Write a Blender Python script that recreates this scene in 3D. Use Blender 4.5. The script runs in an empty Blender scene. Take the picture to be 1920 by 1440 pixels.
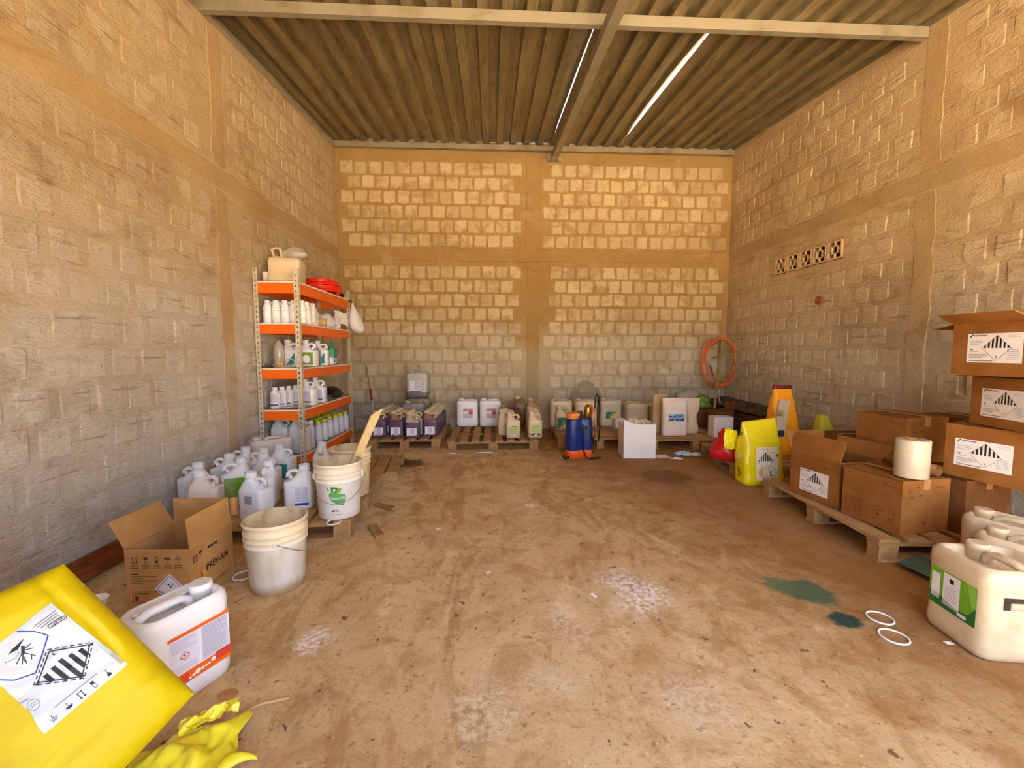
import bpy, math, random
from mathutils import Vector, Matrix, noise
sc = bpy.context.scene
C = sc.collection
rnd = random.Random(7)
PI = math.pi
V = Vector

# ------------------------------------------------------------------ camera
cd = bpy.data.cameras.new('camera'); cam = bpy.data.objects.new('camera', cd); C.objects.link(cam)
cd.sensor_width = 36; cd.lens = 36 * 791.9 / 1920; cd.clip_start = .02
PITCH, YAW, ROLL = .077, .050, -.001
fw = V((math.sin(YAW), math.cos(YAW), 0)); rt = V((math.cos(YAW), -math.sin(YAW), 0)); up = V((0, 0, 1))
f2 = fw * math.cos(PITCH) - up * math.sin(PITCH); u2 = up * math.cos(PITCH) + fw * math.sin(PITCH)
r3 = rt * math.cos(ROLL) + u2 * math.sin(ROLL); u3 = u2 * math.cos(ROLL) - rt * math.sin(ROLL)
cam.matrix_world = Matrix(((r3.x, u3.x, -f2.x, 0), (r3.y, u3.y, -f2.y, 0), (r3.z, u3.z, -f2.z, 1.25), (0, 0, 0, 1)))
sc.camera = cam

# ------------------------------------------------------------------ sky, sun, exposure
w = bpy.data.worlds.new('sky'); sc.world = w; w.use_nodes = True
nt = w.node_tree; bg = nt.nodes['Background']
st = nt.nodes.new('ShaderNodeTexSky'); st.sky_type = 'NISHITA'; st.sun_disc = False
st.sun_elevation = math.radians(62); st.sun_rotation = math.radians(285); st.air_density = .7; st.dust_density = 6.0
nt.links.new(st.outputs[0], bg.inputs[0]); bg.inputs[1].default_value = SKY_STRENGTH = .34
sl = bpy.data.lights.new('sun', 'SUN'); sl.energy = 6.0; sl.angle = math.radians(.53); sl.color = (1, .96, .88)
so = bpy.data.objects.new('sun', sl); C.objects.link(so)
so.rotation_euler = V((-.88, .22, 1.75)).to_track_quat('Z', 'Y').to_euler()
pl = bpy.data.lights.new('doorway_portal', 'AREA'); pl.shape = 'RECTANGLE'; pl.size = 4.4; pl.size_y = 3.5; pl.cycles.is_portal = True
po = bpy.data.objects.new('doorway_portal', pl); C.objects.link(po); po.location = (1.6, -.90, 1.75); po.rotation_euler = (PI / 2, 0, 0)
vs = sc.view_settings
sc.display_settings.display_device = 'sRGB'
vs.view_transform = 'Standard'; vs.look = 'None'; vs.gamma = 1; vs.use_curve_mapping = False; vs.exposure = 3.0
sc.cycles.max_bounces = 10; sc.cycles.diffuse_bounces = 7; sc.cycles.transparent_max_bounces = 8

# ------------------------------------------------------------------ materials
MATS = {}
def srgb(h):
    if isinstance(h, str):
        c = [int(h[i:i + 2], 16) / 255 for i in (0, 2, 4)]
        return tuple(x / 12.92 if x <= .04045 else ((x + .055) / 1.055) ** 2.4 for x in c) + (1,)
    return tuple(h) + (1,) if len(h) == 3 else tuple(h)
class NT:
    def __init__(s, name):
        s.m = bpy.data.materials.new(name); s.m.use_nodes = True; s.t = s.m.node_tree
        s.b = s.t.nodes['Principled BSDF']
    def n(s, typ, **kw):
        nd = s.t.nodes.new(typ)
        for k, v in kw.items(): setattr(nd, k, v)
        return nd
    def l(s, a, b): s.t.links.new(a, b)
    def inp(s, sock, v):
        if hasattr(v, 'is_output'): s.l(v, sock)
        else: sock.default_value = v
    def pos(s):
        return s.n('ShaderNodeNewGeometry').outputs['Position']
    def obj(s):
        return s.n('ShaderNodeTexCoord').outputs['Object']
    def noise(s, co, scale, detail=4, rough=.55, dist=0, sc3=None):
        if sc3:
            mp = s.n('ShaderNodeMapping'); mp.inputs['Scale'].default_value = sc3; s.l(co, mp.inputs[0]); co = mp.outputs[0]
        nd = s.n('ShaderNodeTexNoise'); s.l(co, nd.inputs['Vector'])
        nd.inputs['Scale'].default_value = scale; nd.inputs['Detail'].default_value = detail
        nd.inputs['Roughness'].default_value = rough; nd.inputs['Distortion'].default_value = dist
        return nd.outputs['Fac']
    def ramp(s, x, a, b, lo=0., hi=1.):
        nd = s.n('ShaderNodeMapRange'); nd.interpolation_type = 'SMOOTHSTEP'
        for i, v in enumerate((x, a, b, lo, hi)): s.inp(nd.inputs[i], v)
        return nd.outputs[0]
    def mix(s, f, a, b, mode='MIX'):
        nd = s.n('ShaderNodeMix', data_type='RGBA', blend_type=mode)
        s.inp(nd.inputs[0], f)
        s.inp(nd.inputs[6], a if hasattr(a, 'is_output') else srgb(a)); s.inp(nd.inputs[7], b if hasattr(b, 'is_output') else srgb(b))
        return nd.outputs[2]
    def math(s, op, a, b=0., c=0.):
        nd = s.n('ShaderNodeMath', operation=op)
        for i, v in enumerate((a, b, c)): s.inp(nd.inputs[i], v)
        return nd.outputs[0]
    def sep(s, co):
        nd = s.n('ShaderNodeSeparateXYZ'); s.l(co, nd.inputs[0]); return nd.outputs
    def dist(s, co, p):
        nd = s.n('ShaderNodeVectorMath', operation='DISTANCE'); s.l(co, nd.inputs[0]); nd.inputs[1].default_value = p
        return nd.outputs['Value']
    def bump(s, h, strength, d=.01):
        nd = s.n('ShaderNodeBump'); nd.inputs['Strength'].default_value = strength; nd.inputs['Distance'].default_value = d
        s.l(h, nd.inputs['Height']); s.l(nd.outputs[0], s.b.inputs['Normal'])
    def col(s, c): s.inp(s.b.inputs['Base Color'], c if hasattr(c, 'is_output') else srgb(c))
    def set(s, rough=.5, metal=0., spec=.5, trans=0., alpha=1., coat=0.):
        b = s.b.inputs
        b['Roughness'].default_value = rough; b['Metallic'].default_value = metal; b['Specular IOR Level'].default_value = spec
        b['Transmission Weight'].default_value = trans; b['Alpha'].default_value = alpha; b['Coat Weight'].default_value = coat

def plain(name, col, rough=.5, metal=0., dirt=None, dscale=9., damt=.5, spec=.5, trans=0., alpha=1., coat=0., bump=0., bscale=40.):
    """one colour with an optional film of dirt (noise in the object's own space)"""
    if name in MATS: return MATS[name]
    n = NT(name); n.set(rough, metal, spec, trans, alpha, coat)
    co = n.obj()
    if dirt:
        f = n.ramp(n.noise(co, dscale, 5, .6), .45, .75, 0, damt)
        n.col(n.mix(f, col, dirt))
    else: n.col(col)
    if bump: n.bump(n.noise(co, bscale, 3), bump, .004)
    MATS[name] = n.m
    return n.m

def wood(name, c1, c2, axis=0, dirt='6b4a2a'):
    if name in MATS: return MATS[name]
    n = NT(name); n.set(.8, 0, .2); co = n.obj()
    s3 = [14, 14, 14]; s3[axis] = 1.3
    g = n.noise(co, 5, 5, .6, .6, tuple(s3))
    info = n.n('ShaderNodeObjectInfo').outputs['Random']
    c = n.mix(n.ramp(g, .3, .7), c1, c2)
    c = n.mix(n.ramp(n.noise(co, 6, 4), .5, .75, 0, .55), c, dirt)
    c = n.mix(n.math('MULTIPLY', info, .35), c, dirt)
    n.col(c); n.bump(g, .35, .004)
    MATS[name] = n.m; return n.m

def card(name, c1, c2):
    if name in MATS: return MATS[name]
    n = NT(name); n.set(.85, 0, .15); co = n.obj()
    c = n.mix(n.ramp(n.noise(co, 5, 4), .35, .7), c1, c2)
    n.col(c); n.bump(n.noise(co, 90, 2, .5, 0, (1, 1, .12)), .08, .002)
    MATS[name] = n.m; return n.m

def masonry(name, up1, up2, lo1, lo2, zlo, zhi, stain, wash, joint=False, score=.4, cracks=0., smear=None):
    """clay block / mortar: bare clay high up, cement wash and splashes low down, red dust stains; on side walls the height tint also imitates warm and cool light"""
    if name in MATS: return MATS[name]
    n = NT(name); n.set(.93, 0, .15); co = n.pos(); xyz = n.sep(co)
    big = n.noise(co, .9, 4, .6); mid = n.noise(co, 4.2, 5, .6); fine = n.noise(co, 26, 4, .62)
    if joint: isl = mid
    else:
        isl0 = n.n('ShaderNodeNewGeometry').outputs['Random Per Island']; oi = n.n('ShaderNodeObjectInfo').outputs['Random']
        isl = n.math('FRACT', n.math('ADD', isl0, n.math('MULTIPLY', oi, 7.3)))
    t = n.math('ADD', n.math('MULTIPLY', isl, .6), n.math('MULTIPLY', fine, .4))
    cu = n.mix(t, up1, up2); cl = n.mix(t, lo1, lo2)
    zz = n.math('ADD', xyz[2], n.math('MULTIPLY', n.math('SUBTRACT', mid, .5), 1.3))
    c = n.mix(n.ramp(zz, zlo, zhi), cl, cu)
    c = n.mix(n.ramp(big, .5, .66, 0, stain), c, '96703c')
    c = n.mix(n.ramp(n.noise(co, 2.1, 6, .65, .4), .52, .7, 0, wash), c, 'c9b089')
    c = n.mix(n.ramp(n.noise(co, 34, 4, .75), .58, .70, 0, .42), c, '6b4d28')
    c = n.mix(n.ramp(n.noise(co, 1.6, 6, .7, .8, (1, 1, 1.6)), .54, .66, 0, stain * 1.1), c, '8a6434')
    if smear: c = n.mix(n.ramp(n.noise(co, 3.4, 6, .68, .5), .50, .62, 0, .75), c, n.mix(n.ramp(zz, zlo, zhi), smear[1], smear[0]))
    if cracks: c = n.mix(n.ramp(n.noise(co, 2.2, 4, .62, .15, (1, 1, 11)), .60, .66, 0, cracks), c, '6b563c')
    n.col(c)
    # horizontal scoring of the hollow blocks + rough skin
    h = n.noise(co, 30, 5, .65, .3, (1, 1, 3.2)); h2 = n.noise(co, 9, 4, .6)
    n.bump(n.math('ADD', n.math('MULTIPLY', h, .7), n.math('MULTIPLY', h2, .6)), score, .035)
    MATS[name] = n.m; return n.m

def floor_mat():
    n = NT('dusty_concrete'); n.set(.88, 0, .25); co = n.pos(); xyz = n.sep(co)
    a = n.noise(co, .8, 5, .62, .6); b = n.noise(co, 5, 6, .68, .5); c = n.noise(co, 24, 5, .7); d = n.noise(co, 3.2, 5, .7, .8, (1, .5, 1))
    k = n.mix(n.ramp(a, .32, .68), 'c6a673', 'd8be90')
    k = n.mix(n.ramp(b, .44, .64, 0, .6), k, 'ac834e')
    k = n.mix(n.ramp(n.noise(co, 2.6, 6, .72, 1.2, (1, .35, 1)), .50, .62, 0, .55), k, 'a07844')
    k = n.mix(n.ramp(d, .55, .72, 0, .7), k, 'e6d0a4')
    k = n.mix(n.ramp(c, .55, .70, 0, .7), k, '8a6030')
    k = n.mix(n.ramp(n.noise(co, 15, 4, .65, .4), .64, .69, 0, .8), k, '553818')
    k = n.mix(n.ramp(n.noise(co, 70, 3, .7), .55, .68, 0, .45), k, '94693a')
    k = n.mix(n.ramp(n.noise(co, 45, 2, .6), .66, .74, 0, .6), k, 'ead8bc')
    # reddish soil along the right-hand and back walls, right-hand shade painted in with it
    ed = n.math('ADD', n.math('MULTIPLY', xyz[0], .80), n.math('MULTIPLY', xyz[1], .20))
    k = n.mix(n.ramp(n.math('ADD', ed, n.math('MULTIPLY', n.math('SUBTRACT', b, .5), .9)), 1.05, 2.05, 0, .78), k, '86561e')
    # pale broken patches, green product stains, dark brown patches
    pn = n.noise(co, 9, 6, .75); pf = n.noise(co, 40, 4, .7)
    for (p, r, cc, amt) in (((.76, 2.05, 0), .24, 'f0e8dc', 1.0), ((.70, 2.2, 0), .16, 'eee6e2', .6), ((-.78, 1.79, 0), .11, 'f6f0ea', 1.0), ((-.04, 1.40, 0), .20, 'ecdcbc', .6), ((.24, 1.50, 0), .12, 'ecdcbc', .45), ((.32, 3.34, 0), .07, 'f4f0ec', 1.0), ((.36, 1.78, 0), .14, 'ecdcbc', .45), ((.72, 1.40, 0), .20, 'eadcc4', .5), ((.33, 1.92, 0), .10, 'f0e8dc', .5)):
        dd = n.math('ADD', n.dist(co, p), n.math('MULTIPLY', n.math('SUBTRACT', pn, .5), r * 2.2))
        f = n.math('MULTIPLY', n.ramp(dd, r * .15, r, amt, 0), n.ramp(pf, .38, .62))
        k = n.mix(f, k, cc)
    for (p, r, sx, cc, amt) in (((1.64, 2.04, 0), .15, 1, '4f6244', .95), ((1.55, 2.10, 0), .10, 1, '5a6a4a', .8), ((1.64, 1.80, 0), .085, 1, '2f4438', 1.), ((-1.12, 4.74, 0), .26, 1, '452708', .9), ((-.9, 4.70, 0), .2, 1, '452708', .8), ((1.74, 4.05, 0), .3, 1, '5b3a18', .5)):
        dd = n.math('ADD', n.dist(co, p), n.math('MULTIPLY', n.math('SUBTRACT', pn, .5), r * 1.3))
        k = n.mix(n.ramp(dd, r * .6, r, amt, 0), k, cc)
    n.col(k)
    n.bump(n.math('ADD', n.math('MULTIPLY', b, .6), n.math('MULTIPLY', c, .5)), .35, .02)
    return n.m

def roof_mat():
    n = NT('galvanised_sheet'); n.set(.5, .25, .5); co = n.pos()
    g = n.noise(co, 2.0, 5, .6, .5, (3, .5, 1)); h = n.noise(co, 11, 4, .6, 0, (2.5, .5, 1))
    k = n.mix(n.ramp(g, .35, .7), '7c6d4c', '95865f')
    k = n.mix(n.ramp(h, .5, .7, 0, .6), k, '5c4624')
    k = n.mix(n.ramp(n.noise(co, 5, 4, .6, .2, (5, .35, 1)), .55, .75, 0, .6), k, 'ab9b70')
    n.col(k); MATS['roof'] = n.m; return n.m

# ------------------------------------------------------------------ mesh builder
class MB:
    def __init__(s): s.v = []; s.f = []; s.mi = []; s.sm = []
    def add(s, vs, fs, mi=0, sm=False):
        o = len(s.v); s.v += [tuple(x) for x in vs]
        for f in fs: s.f.append(tuple(i + o for i in f)); s.mi.append(mi); s.sm.append(sm)
        return s
    def box(s, c, d, mi=0, rz=0, M=None, taper=None, jit=0, rg=None):
        hx, hy, hz = d[0] / 2, d[1] / 2, d[2] / 2; vs = []
        for z in (-1, 1):
            k = taper if (taper and z > 0) else 1
            for x, y in ((-1, -1), (1, -1), (1, 1), (-1, 1)):
                p = V((x * hx * k, y * hy * k, z * hz))
                if jit: p += V(((rg or rnd).uniform(-jit, jit), (rg or rnd).uniform(-jit, jit), (rg or rnd).uniform(-jit, jit)))
                if rz: p = Matrix.Rotation(rz, 3, 'Z') @ p
                p += V(c)
                if M: p = M @ p
                vs.append(p)
        return s.add(vs, [(3, 2, 1, 0), (4, 5, 6, 7), (0, 1, 5, 4), (1, 2, 6, 5), (2, 3, 7, 6), (3, 0, 4, 7)], mi)
    def loft(s, rings, mi=0, sm=True, cap0=True, cap1=True, close=False, mis=None):
        n = len(rings[0]); vs = [p for r in rings for p in r]; fs = []; m2 = []
        R = len(rings)
        for i in range(R if close else R - 1):
            a, b = i * n, ((i + 1) % R) * n
            for j in range(n):
                k = (j + 1) % n; fs.append((a + j, a + k, b + k, b + j)); m2.append(mis[i] if mis else mi)
        o = len(s.v); s.v += [tuple(x) for x in vs]
        for f, m in zip(fs, m2): s.f.append(tuple(i + o for i in f)); s.mi.append(m); s.sm.append(sm)
        if not close:
            if cap0: s.f.append(tuple(o + j for j in reversed(range(n)))); s.mi.append(mis[0] if mis else mi); s.sm.append(False)
            if cap1: s.f.append(tuple(o + (R - 1) * n + j for j in range(n))); s.mi.append(mis[-1] if mis else mi); s.sm.append(False)
        return s
    def lathe(s, prof, n=20, c=(0, 0, 0), mi=0, M=None, sm=True, cap0=True, cap1=True, mis=None):
        rings = []
        for r, z in prof:
            ring = [V((c[0] + r * math.cos(2 * PI * j / n), c[1] + r * math.sin(2 * PI * j / n), c[2] + z)) for j in range(n)]
            rings.append([M @ p for p in ring] if M else ring)
        return s.loft(rings, mi, sm, cap0, cap1, mis=mis)
    def tube(s, path, r, n=8, mi=0, close=False, flat=1., upv=(0, 0, 1), sm=True):
        P = [V(p) for p in path]; rings = []; N = len(P)
        for i, p in enumerate(P):
            a = P[(i - 1) % N] if (close or i > 0) else p; b = P[(i + 1) % N] if (close or i < N - 1) else p
            t = (b - a).normalized(); U = V(upv)
            x = t.cross(U)
            if x.length < 1e-3: x = t.cross(V((0, 1, 0)))
            x.normalize(); y = x.cross(t)
            ri = r[i] if isinstance(r, (list, tuple)) else r
            rings.append([p + x * (ri * flat * math.cos(2 * PI * j / n)) + y * (ri * math.sin(2 * PI * j / n)) for j in range(n)])
        return s.loft(rings, mi, sm, close=close)
    def build(s, name, mats, parent=None, loc=None, rot=None, kind=None, me_only=False, mods=()):
        me = bpy.data.meshes.new(name); me.from_pydata(s.v, [], s.f)
        for m in (mats if isinstance(mats, (list, tuple)) else [mats]): me.materials.append(m)
        me.polygons.foreach_set('material_index', s.mi); me.polygons.foreach_set('use_smooth', s.sm)
        me.update()
        if me_only: return me
        return put(name, me, parent, loc, rot, kind)

def put(name, me, parent=None, loc=None, rot=None, kind=None):
    o = bpy.data.objects.new(name, me); C.objects.link(o)
    if parent: o.parent = parent
    if loc: o.location = loc
    if rot: o.rotation_euler = rot
    if kind: o['kind'] = kind
    return o

def thing(name, label, cat, loc=(0, 0, 0), rz=0, group=None, rot=None):
    o = bpy.data.objects.new(name, None); C.objects.link(o); o.empty_display_size = .05
    o.location = loc; o.rotation_euler = rot or (0, 0, rz); o['label'] = label; o['category'] = cat
    if group: o['group'] = group
    return o
def tag(o, label, cat, group=None):
    o['label'] = label; o['category'] = cat
    if group: o['group'] = group
    return o
def dup(root, label, loc, rz=0, group=None, rot=None):
    r = root.copy(); C.objects.link(r); r.location = loc; r.rotation_euler = rot or (0, 0, rz); r['label'] = label
    if group: r['group'] = group
    for ch in list(root.children):
        c = ch.copy(); C.objects.link(c); c.parent = r
        for g in list(ch.children):
            d = g.copy(); C.objects.link(d); d.parent = c
    return r

def rr(w, d, r, n=3, cx=0, cy=0):
    """rounded rectangle, counter-clockwise"""
    pts = []; r = min(r, w / 2 - 1e-4, d / 2 - 1e-4)
    for (sx, sy, a0) in ((1, 1, 0), (-1, 1, PI / 2), (-1, -1, PI), (1, -1, 1.5 * PI)):
        for i in range(n + 1):
            a = a0 + PI / 2 * i / n
            pts.append((cx + sx * (w / 2 - r) + r * math.cos(a), cy + sy * (d / 2 - r) + r * math.sin(a)))
    return pts
def ring(pts, z): return [V((x, y, z)) for x, y in pts]

# ------------------------------------------------------------------ flat print (labels, marks, lettering)
_txt = {}
def text_mesh(body, bold=0.):
    k = (body, bold)
    if k not in _txt:
        cu = bpy.data.curves.new('t', 'FONT'); cu.body = body; cu.size = 1; cu.offset = bold; cu.resolution_u = 3
        o = bpy.data.objects.new('t', cu); me = o.to_mesh()
        vs = [tuple(v.co) for v in me.vertices]; fs = [tuple(p.vertices) for p in me.polygons]
        o.to_mesh_clear(); bpy.data.objects.remove(o); bpy.data.curves.remove(cu)
        x0 = min(v[0] for v in vs); x1 = max(v[0] for v in vs)
        _txt[k] = ([(v[0] - x0, v[1]) for v in vs], fs, x1 - x0)
    return _txt[k]
class Decal(MB):
    def __init__(s, f, grid=None): super().__init__(); s.map = f; s.grid = grid
    def P(s, u, v, l): return s.map(u, v, .0008 + .0006 * l)
    def poly(s, pts, mi, l=0):
        pts = [tuple(p) for p in pts]
        if not s.grid: return s.add([s.P(u, v, l) for u, v in pts], [tuple(range(len(pts)))], mi)
        for poly in s.cells(pts): s.add([s.P(u, v, l) for u, v in poly], [tuple(range(len(poly)))], mi)
        return s
    def cells(s, pts):
        """cut a polygon along a grid so that it follows a curved surface"""
        polys = [pts]
        for ax in (0, 1):
            g = s.grid[ax]
            if not g: continue
            out = []
            for P in polys:
                a, b = min(p[ax] for p in P), max(p[ax] for p in P)
                for k in range(math.floor(a / g + 1e-6), math.ceil(b / g - 1e-6)):
                    Q = P
                    for lim, sg in ((k * g, 1), ((k + 1) * g, -1)):
                        R = []
                        for i in range(len(Q)):
                            p, q = Q[i], Q[(i + 1) % len(Q)]; dp, dq = (p[ax] - lim) * sg, (q[ax] - lim) * sg
                            if dp >= 0: R.append(p)
                            if dp * dq < 0: t = dp / (dp - dq); R.append((p[0] + (q[0] - p[0]) * t, p[1] + (q[1] - p[1]) * t))
                        Q = R
                        if len(Q) < 3: break
                    if len(Q) >= 3: out.append(Q)
            polys = out
        return polys
    def rect(s, u0, v0, u1, v1, mi, l=0, nu=1, nv=1):
        for i in range(nu):
            for j in range(nv):
                a, b = u0 + (u1 - u0) * i / nu, u0 + (u1 - u0) * (i + 1) / nu; c, d = v0 + (v1 - v0) * j / nv, v0 + (v1 - v0) * (j + 1) / nv
                s.poly([(a, c), (b, c), (b, d), (a, d)], mi, l)
        return s
    def line(s, p, q, w, mi, l=1):
        d = V(q) - V(p)
        if d.length < 1e-6: return s
        n = V((-d.y, d.x)).normalized() * w / 2; p, q = V(p), V(q)
        return s.poly([p - n, q - n, q + n, p + n], mi, l)
    def path(s, pts, w, mi, l=1, close=False):
        for a, b in zip(pts, pts[1:] + ([pts[0]] if close else [])): s.line(a, b, w, mi, l)
        return s
    def ell(s, cx, cy, rx, ry, mi, l=1, n=16, a0=0, a1=2 * PI):
        return s.poly([(cx + rx * math.cos(a0 + (a1 - a0) * i / n), cy + ry * math.sin(a0 + (a1 - a0) * i / n)) for i in range(n + (0 if a1 - a0 > 6.2 else 1))], mi, l)
    def text(s, body, u, v, size, mi, l=2, width=None, bold=.0, ang=0., center=False):
        vs, fs, tw = text_mesh(body, bold); sx = (width / tw) if width else size
        if center: u -= tw * sx / 2
        ca, sa = math.cos(ang), math.sin(ang)
        return s.add([s.P(u + x * sx * ca - y * size * sa, v + x * sx * sa + y * size * ca, l) for x, y in vs], fs, mi)
    def bars(s, u, v, w, n, dv, h, mi, l=1, rg=None):
        """lines of print too small to read"""
        rg = rg or rnd
        for i in range(n): s.rect(u, v - i * dv - h, u + w * (rg.uniform(.65, 1) if i % 3 == 2 else rg.uniform(.9, 1)), v - i * dv, mi, l)
        return s
    def class9(s, cx, cy, r, mi, l=1, lw=None):
        lw = lw or r * .035
        s.path([(cx, cy + r), (cx + r, cy), (cx, cy - r), (cx - r, cy)], lw, mi, l, True)
        for k in range(-3, 4):
            x = k * r * .265; hw = r * .07; pts = []
            xa, xb = x - hw, x + hw
            if k == 0: pts = [(cx + xa, cy), (cx + xb, cy), (cx + xb, cy + r - abs(xb)), (cx, cy + r * .98), (cx + xa, cy + r - abs(xa))]
            else: pts = [(cx + xa, cy), (cx + xb, cy), (cx + xb, cy + r - abs(xb) - lw), (cx + xa, cy + r - abs(xa) - lw)]
            s.poly(pts, mi, l)
        s.text('9', cx, cy - r * .82, r * .30, mi, l, center=True)
        return s
    def envmark(s, cx, cy, r, mi, l=1, lw=None):
        lw = lw or r * .03
        s.path([(cx, cy + r), (cx + r, cy), (cx, cy - r), (cx - r, cy)], lw, mi, l, True)
        s.tree(cx - r * .12, cy - r * .18, r * .62, mi, l)
        return s
    def tree(s, cx, cy, k, mi, l=1):
        def q(x, y): return (cx + x * k, cy + y * k)
        s.poly([q(-.12, -.1), q(.1, -.1), q(.07, .55), q(-.06, .55)], mi, l)
        for a in ((-.02, .5, -.42, .95), (0, .5, .05, 1.1), (.03, .5, .4, .9), (.02, .4, .5, .62), (-.03, .4, -.5, .6), (-.3, .82, -.55, .9), (.25, .72, .5, .98)): s.line(q(a[0], a[1]), q(a[2], a[3]), k * .07, mi, l)
        s.poly([q(-.35, -.3), q(.3, -.42), q(.85, -.28), q(.95, -.05), q(.7, -.2), q(.3, -.16)], mi, l)
        return s
    def icon(s, kind, cx, cy, k, mi, l=1):
        def q(x, y): return (cx + x * k, cy + y * k)
        if kind == 'up':
            for x in (-.3, .3):
                s.line(q(x, -.45), q(x, .4), k * .13, mi, l); s.poly([q(x - .2, .25), q(x + .2, .25), q(x, .55)], mi, l)
            s.line(q(-.5, -.48), q(.5, -.48), k * .1, mi, l)
        elif kind == 'glass':
            s.poly([q(-.32, .5), q(-.3, .15), q(0, -.08), q(.3, .15), q(.32, .5)], mi, l); s.line(q(0, 0), q(0, -.45), k * .09, mi, l); s.line(q(-.25, -.48), q(.25, -.48), k * .08, mi, l)
        elif kind == 'thermo':
            s.path([q(-.22, .5), q(.22, .5), q(.22, -.5), q(-.22, -.5)], k * .08, mi, l, True); s.rect(*q(-.2, -.5), *q(.2, -.1), mi, l)
        elif kind == 'umbrella':
            s.ell(cx, cy + .05 * k, .55 * k, .38 * k, mi, l, 10, 0, PI); s.line(q(0, .1), q(0, -.45), k * .07, mi, l); s.line(q(0, -.45), q(.14, -.38), k * .07, mi, l)
        elif kind == 'sun':
            for i in range(9):
                a = i * PI / 8; s.line(q(.2 * math.cos(a), .05 + .2 * math.sin(a)), q(.5 * math.cos(a), .05 + .5 * math.sin(a)), k * .06, mi, l)
            s.ell(cx, cy, .13 * k, .13 * k, mi, l, 8); s.ell(cx, cy - .35 * k, .12 * k, .12 * k, mi, l, 8)
        return s
def plane(o, ux, uy):
    o, ux, uy = V(o), V(ux).normalized(), V(uy).normalized(); n = ux.cross(uy)
    return lambda u, v, h: o + ux * u + uy * v + n * h
def front(w, y): return plane((0, y, 0), (1, 0, 0), (0, 0, 1))          # u = local x, v = local z on the face that looks to -y
# ------------------------------------------------------------------ the shed
XL, XR, YB, YF = -2.318, 3.812, 6.705, -1.0
def RZ(y): return 3.66 + .107 * y
M_bk = masonry('clay_block_back', 'b39a6e', 'd4be96', 'beb194', 'd1c5aa', 1.15, 2.0, .35, .4, score=.6, smear=('a5885a', 'b3a486'))
M_bkm = masonry('mortar_back', '95753f', 'a98a56', 'ab9c7e', 'b8a98a', 1.1, 1.8, .4, .25, True)
M_sdl = masonry('clay_block_left', 'c8ae86', 'd9c3a0', 'd8cfbc', 'e4dccc', .9, 2.4, .28, .5, score=.9, cracks=.42, smear=('bfa378', 'cdc4b0'))  # left blocks and mortar: low tones also paled to stand in for doorway light
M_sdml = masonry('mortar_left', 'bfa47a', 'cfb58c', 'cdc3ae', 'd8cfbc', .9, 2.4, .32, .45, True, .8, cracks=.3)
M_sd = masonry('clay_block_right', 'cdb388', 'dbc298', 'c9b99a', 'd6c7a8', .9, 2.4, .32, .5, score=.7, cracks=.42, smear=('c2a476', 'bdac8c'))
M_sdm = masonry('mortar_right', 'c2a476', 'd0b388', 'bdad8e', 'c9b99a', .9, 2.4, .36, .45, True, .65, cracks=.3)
M_band = masonry('ring_beam_render', '927240', 'a88857', '9e8b66', 'ac9a76', 1.0, 1.6, .35, .25, True, .35)
M_bands = masonry('ring_beam_render_side', 'ab8e60', 'bb9e72', 'b7a686', 'bfaf90', 1.0, 1.6, .3, .3, True, .4)
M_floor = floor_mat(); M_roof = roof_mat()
M_steel = plain('painted_steel', '9a8f78', .5, .25, '6d5a3a', 4, .6)
M_clay = plain('terracotta', 'c9a272', .9, 0, 'd6bc90', 14, .8)
M_dark = plain('void_shade', '1d140c', .9)
M_soil = plain('outdoor_soil', 'dcc8a4', .95, 0, 'c2a47a', .35, .8)

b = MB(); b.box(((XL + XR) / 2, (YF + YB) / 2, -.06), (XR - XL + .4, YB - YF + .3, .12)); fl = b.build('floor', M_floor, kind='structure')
b = MB(); b.add([(-90, -120, -.13), (90, -120, -.13), (90, 60, -.13), (-90, 60, -.13)], [(0, 1, 2, 3)]); b.build('ground_outside', M_soil, kind='structure')

def slab(name, mat, boxes):
    m = MB()
    for bx in boxes:
        m.add(bx, [(3, 2, 1, 0), (4, 5, 6, 7), (0, 1, 5, 4), (1, 2, 6, 5), (2, 3, 7, 6), (3, 0, 4, 7)])
    return m.build(name, mat, kind='structure')
def hexa(x0, x1, y0, y1, z0, z1, top=False):
    """box, or with its top following the roof"""
    t = (lambda y: RZ(y) + .05) if top else (lambda y: z1)
    return [(x0, y0, z0), (x1, y0, z0), (x1, y1, z0), (x0, y1, z0), (x0, y0, t(y0)), (x1, y0, t(y0)), (x1, y1, t(y1)), (x0, y1, t(y1))]
VY0, VY1, VZ0, VZ1 = 4.475, 5.575, 2.255, 2.475                     # opening filled with five ventilation blocks
added_front_wall = slab('added_front_wall', M_sdm, [hexa(XL - .16, -.62, YF - .15, YF, 0, 0, True)])  # unseen wall part, added to block and shape the incoming daylight
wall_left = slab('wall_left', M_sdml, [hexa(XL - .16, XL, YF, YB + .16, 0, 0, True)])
wall_back = slab('wall_back', M_bkm, [hexa(XL, XR, YB, YB + .16, 0, 4.418)])
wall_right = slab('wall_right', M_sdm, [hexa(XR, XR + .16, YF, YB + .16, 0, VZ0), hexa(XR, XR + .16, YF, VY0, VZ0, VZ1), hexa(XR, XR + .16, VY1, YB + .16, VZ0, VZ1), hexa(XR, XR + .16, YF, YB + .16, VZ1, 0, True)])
m = MB(); m.box((XR + .14, (VY0 + VY1) / 2, (VZ0 + VZ1) / 2), (.02, VY1 - VY0, VZ1 - VZ0)); m.build('vent_shade_panel', M_dark, wall_right)  # near-black panel painting in the shade behind the vent holes

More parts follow.
